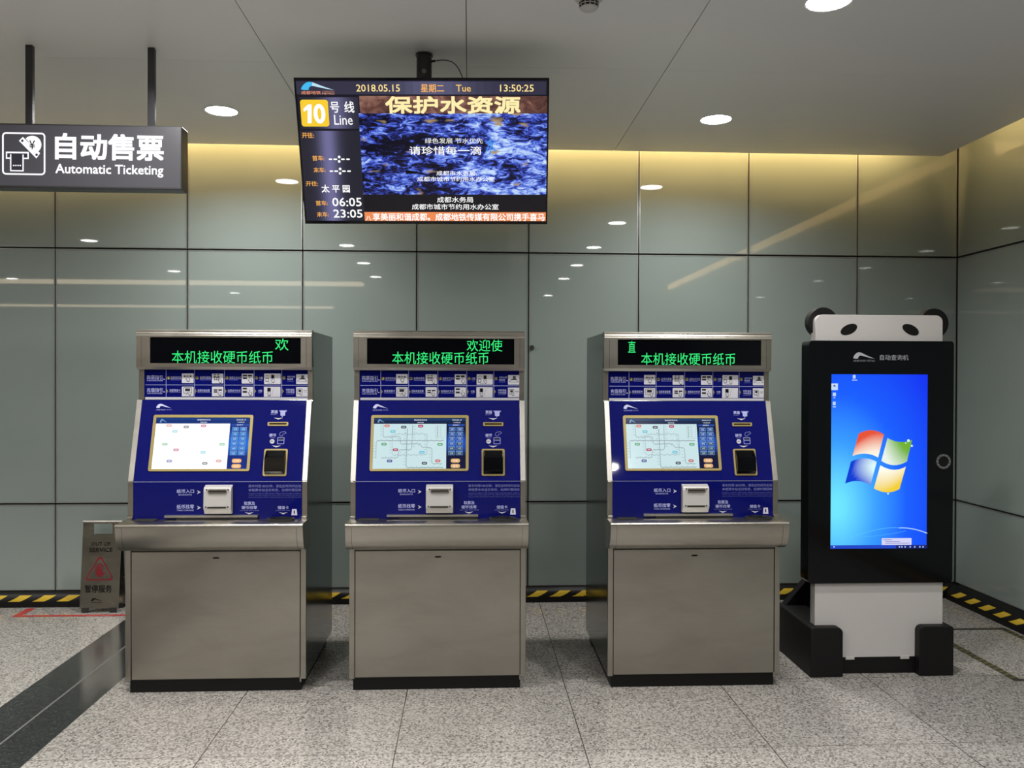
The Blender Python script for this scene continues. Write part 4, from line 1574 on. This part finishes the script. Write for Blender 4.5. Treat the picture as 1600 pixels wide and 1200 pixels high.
# white column
CFR = front(4.33)
b = MB()
q = (CFR.uv(1273.2, 950)[0], CFR.uv(1373, 1026.5)[1], CFR.uv(1473, 950)[0], .52)
b.fprism(CFR, [(q[0], q[1]), (q[2], q[1]), (q[2], q[3]), (q[0], q[3])], -.062, 0, WHITE)
b.build('column', t, bev=.0025)
for x in (1328, 1413.5):
    b = MB()
    u = CFR.uv(x, 1028)[0]
    b.box(u - .023, u + .023, 4.327, 4.345, q[1] - .011, q[1] + .004, SILVER)
    b.build('column_clip', t)
b = MB()
b.box(KX - .375, KX + .375, 4.335, 4.80, 0.0, .095, BLACK_M)
b.build('base', t, bev=.003)
# rear brace
b = MB()
fr = front(4.72)
b.fprism(fr, [(KX - .365, .08), (KX + .365, .08), (KX + .365, .22), (KX - .20, .435) if False else (KX + .21, .42), (KX + .21, .56), (KX - .21, .56), (KX - .21, .42), (KX - .365, .24)], -.06, 0, BLACK_M)
b.box(KX - .2, KX + .2, 4.40, 4.73, .08, .56, BLACK_M)
b.build('rear_brace', t, bev=.003)
for x0, x1, inner in ((1.768, 1.940, 1), (2.347, 2.531, 0)):
    b = MB()
    fr = front(4.282)
    r_ = .03
    pts = [(x0, 0), (x1, 0)] + [p_ for p_ in rr((x0, 0, x1, .259), r_, 5) if p_[1] > .13]
    # only the inner top corner is fully rounded
    pp = []
    for p_ in pts:
        if p_[1] > .2 and ((inner and p_[0] < x0 + r_ + 1e-6) or (not inner and p_[0] > x1 - r_ - 1e-6)):
            continue
        pp.append(p_)
    if inner:
        pp += [(x0 + .010, .259), (x0, .249)]
    else:
        k = 2
        pp = pp[:2] + [(x1, .249), (x1 - .010, .259)] + pp[2:]
    b.fprism(fr, pp, -.50, 0, BLACK_M)
    b.build('foot', t, bev=.004)

# ================================================================== OUT OF SERVICE STAND
AX0, AX1 = -2.548, -2.298
AYF, AYT, AZT, AZB = 5.660, 5.716, 0.590, 0.028
t = thing('out_of_service_stand', ((AX0 + AX1) / 2, 5.72, 0), 'stainless steel out of service A-frame stand left of the left machine', 'floor sign')
fr = Frame((AX0, AYF, AZB), (1, 0, 0), (0, AYT - AYF, AZT - AZB))
AL = math.hypot(AYT - AYF, AZT - AZB)
AW = AX1 - AX0


def aframe_sheet(fr, m):
    b = MB()
    hx0, hx1, hz0, hz1 = .062, AW - .055, AL - .090, AL - .012
    for u0, v0, u1, v1 in ((0, 0, AW, hz0), (0, hz0, hx0, AL), (hx1, hz0, AW, AL), (hx0, hz1, hx1, AL)):
        b.fprism(fr, [(u0, v0), (u1, v0), (u1, v1), (u0, v1)], -.003, 0, m)
    ho = [(hx0, hz0), (hx1, hz0), (hx1, hz1), (hx0, hz1)]
    hi = [(hx0 + .003, hz0 + .003), (hx1 - .003, hz0 + .003), (hx1 - .003, hz1 - .003), (hx0 + .003, hz1 - .003)]
    b.fring(fr, ho, hi, -.012, .001, m)
    return b


b = aframe_sheet(fr, STEEL_STAND)
fp = b.build('front_panel', t)
b = MB()


def ap(x, y):
    return fr.uv(110 + x / 7.5, 800 + y / 7.5)


def abox(x0, y0, x1, y1):
    a, c = ap(x0, y1), ap(x1, y0)
    d, e = ap(x1, y1), ap(x0, y0)
    return ((a[0] + e[0]) / 2, (a[1] + d[1]) / 2, (c[0] + d[0]) / 2, (c[1] + e[1]) / 2)


bk = lin(12, 11, 10)
rd = lin(112, 32, 40)
b.text(fr, 'OUT OF', None, .0008, INK, bk, .022, uv=abox(247, 352, 470, 396))
b.text(fr, 'SERVICE', None, .0008, INK, bk, .022, uv=abox(222, 418, 494, 468))
b.text(fr, '暂停服务', None, .0008, INK, bk, .02, uv=abox(170, 855, 486, 945))
tri_o = [(345, 522), (368, 528), (496, 765), (490, 792), (470, 800), (200, 800), (182, 790), (182, 770), (325, 535)]
cxx, cyy = 345, 700
tri_i = [(cxx + (x - cxx) * .86 - 0, cyy + (y - cyy) * .84) for x, y in tri_o]
b.ring(fr, [ap(*p_) for p_ in reversed(tri_o)], [ap(*p_) for p_ in reversed(tri_i)], .0008, INK, rd)
palm = [(292, 690), (300, 735), (320, 758), (350, 762), (372, 752), (414, 712), (408, 704), (380, 716), (381, 690), (292, 672)]
b.poly(fr, [ap(*p_) for p_ in palm], .0008, INK, rd)
for x0, x1, y0, y1 in ((290, 306, 632, 700), (313, 331, 606, 700), (338, 356, 598, 700), (364, 381, 612, 700)):
    q = abox(x0, y0, x1, y1)
    b.rrect(fr, q, (q[2] - q[0]) * .48, .0009, INK, rd)
b.swoosh(fr, abox(240, 1008, 375, 1042), .0008, INK, bk)
b.rect(fr, abox(243, 1056, 372, 1064), .0008, INK, lin(50, 48, 46))
tag(b.build('lettering', fp), 'black lettering and red hand warning triangle', None)
fr2 = Frame((AX1, 5.775, AZB), (-1, 0, 0), (0, 5.728 - 5.775, AZT - AZB))
aframe_sheet(fr2, STEEL_STAND).build('rear_panel', t)
b = MB()
b.prism([(AX0 - .003, 5.722 + .0085 * math.cos(a), AZT - .002 + .0085 * math.sin(a)) for a in [2 * pi * k / 14 for k in range(14)]], (AW + .006, 0, 0), STEEL_TRIM, True)
b.build('hinge', t)
for x in (AX0 + .035, AX1 - .035):
    for y in (AYF + .001, 5.773):
        b = MB()
        b.box(x - .022, x + .022, y - .006, y + .006, 0, AZB + .006, RUBBER)
        b.build('foot', t, bev=.002)

# tidy helper properties
for o in bpy.data.objects:
    if '_o' in o:
        del o['_o']
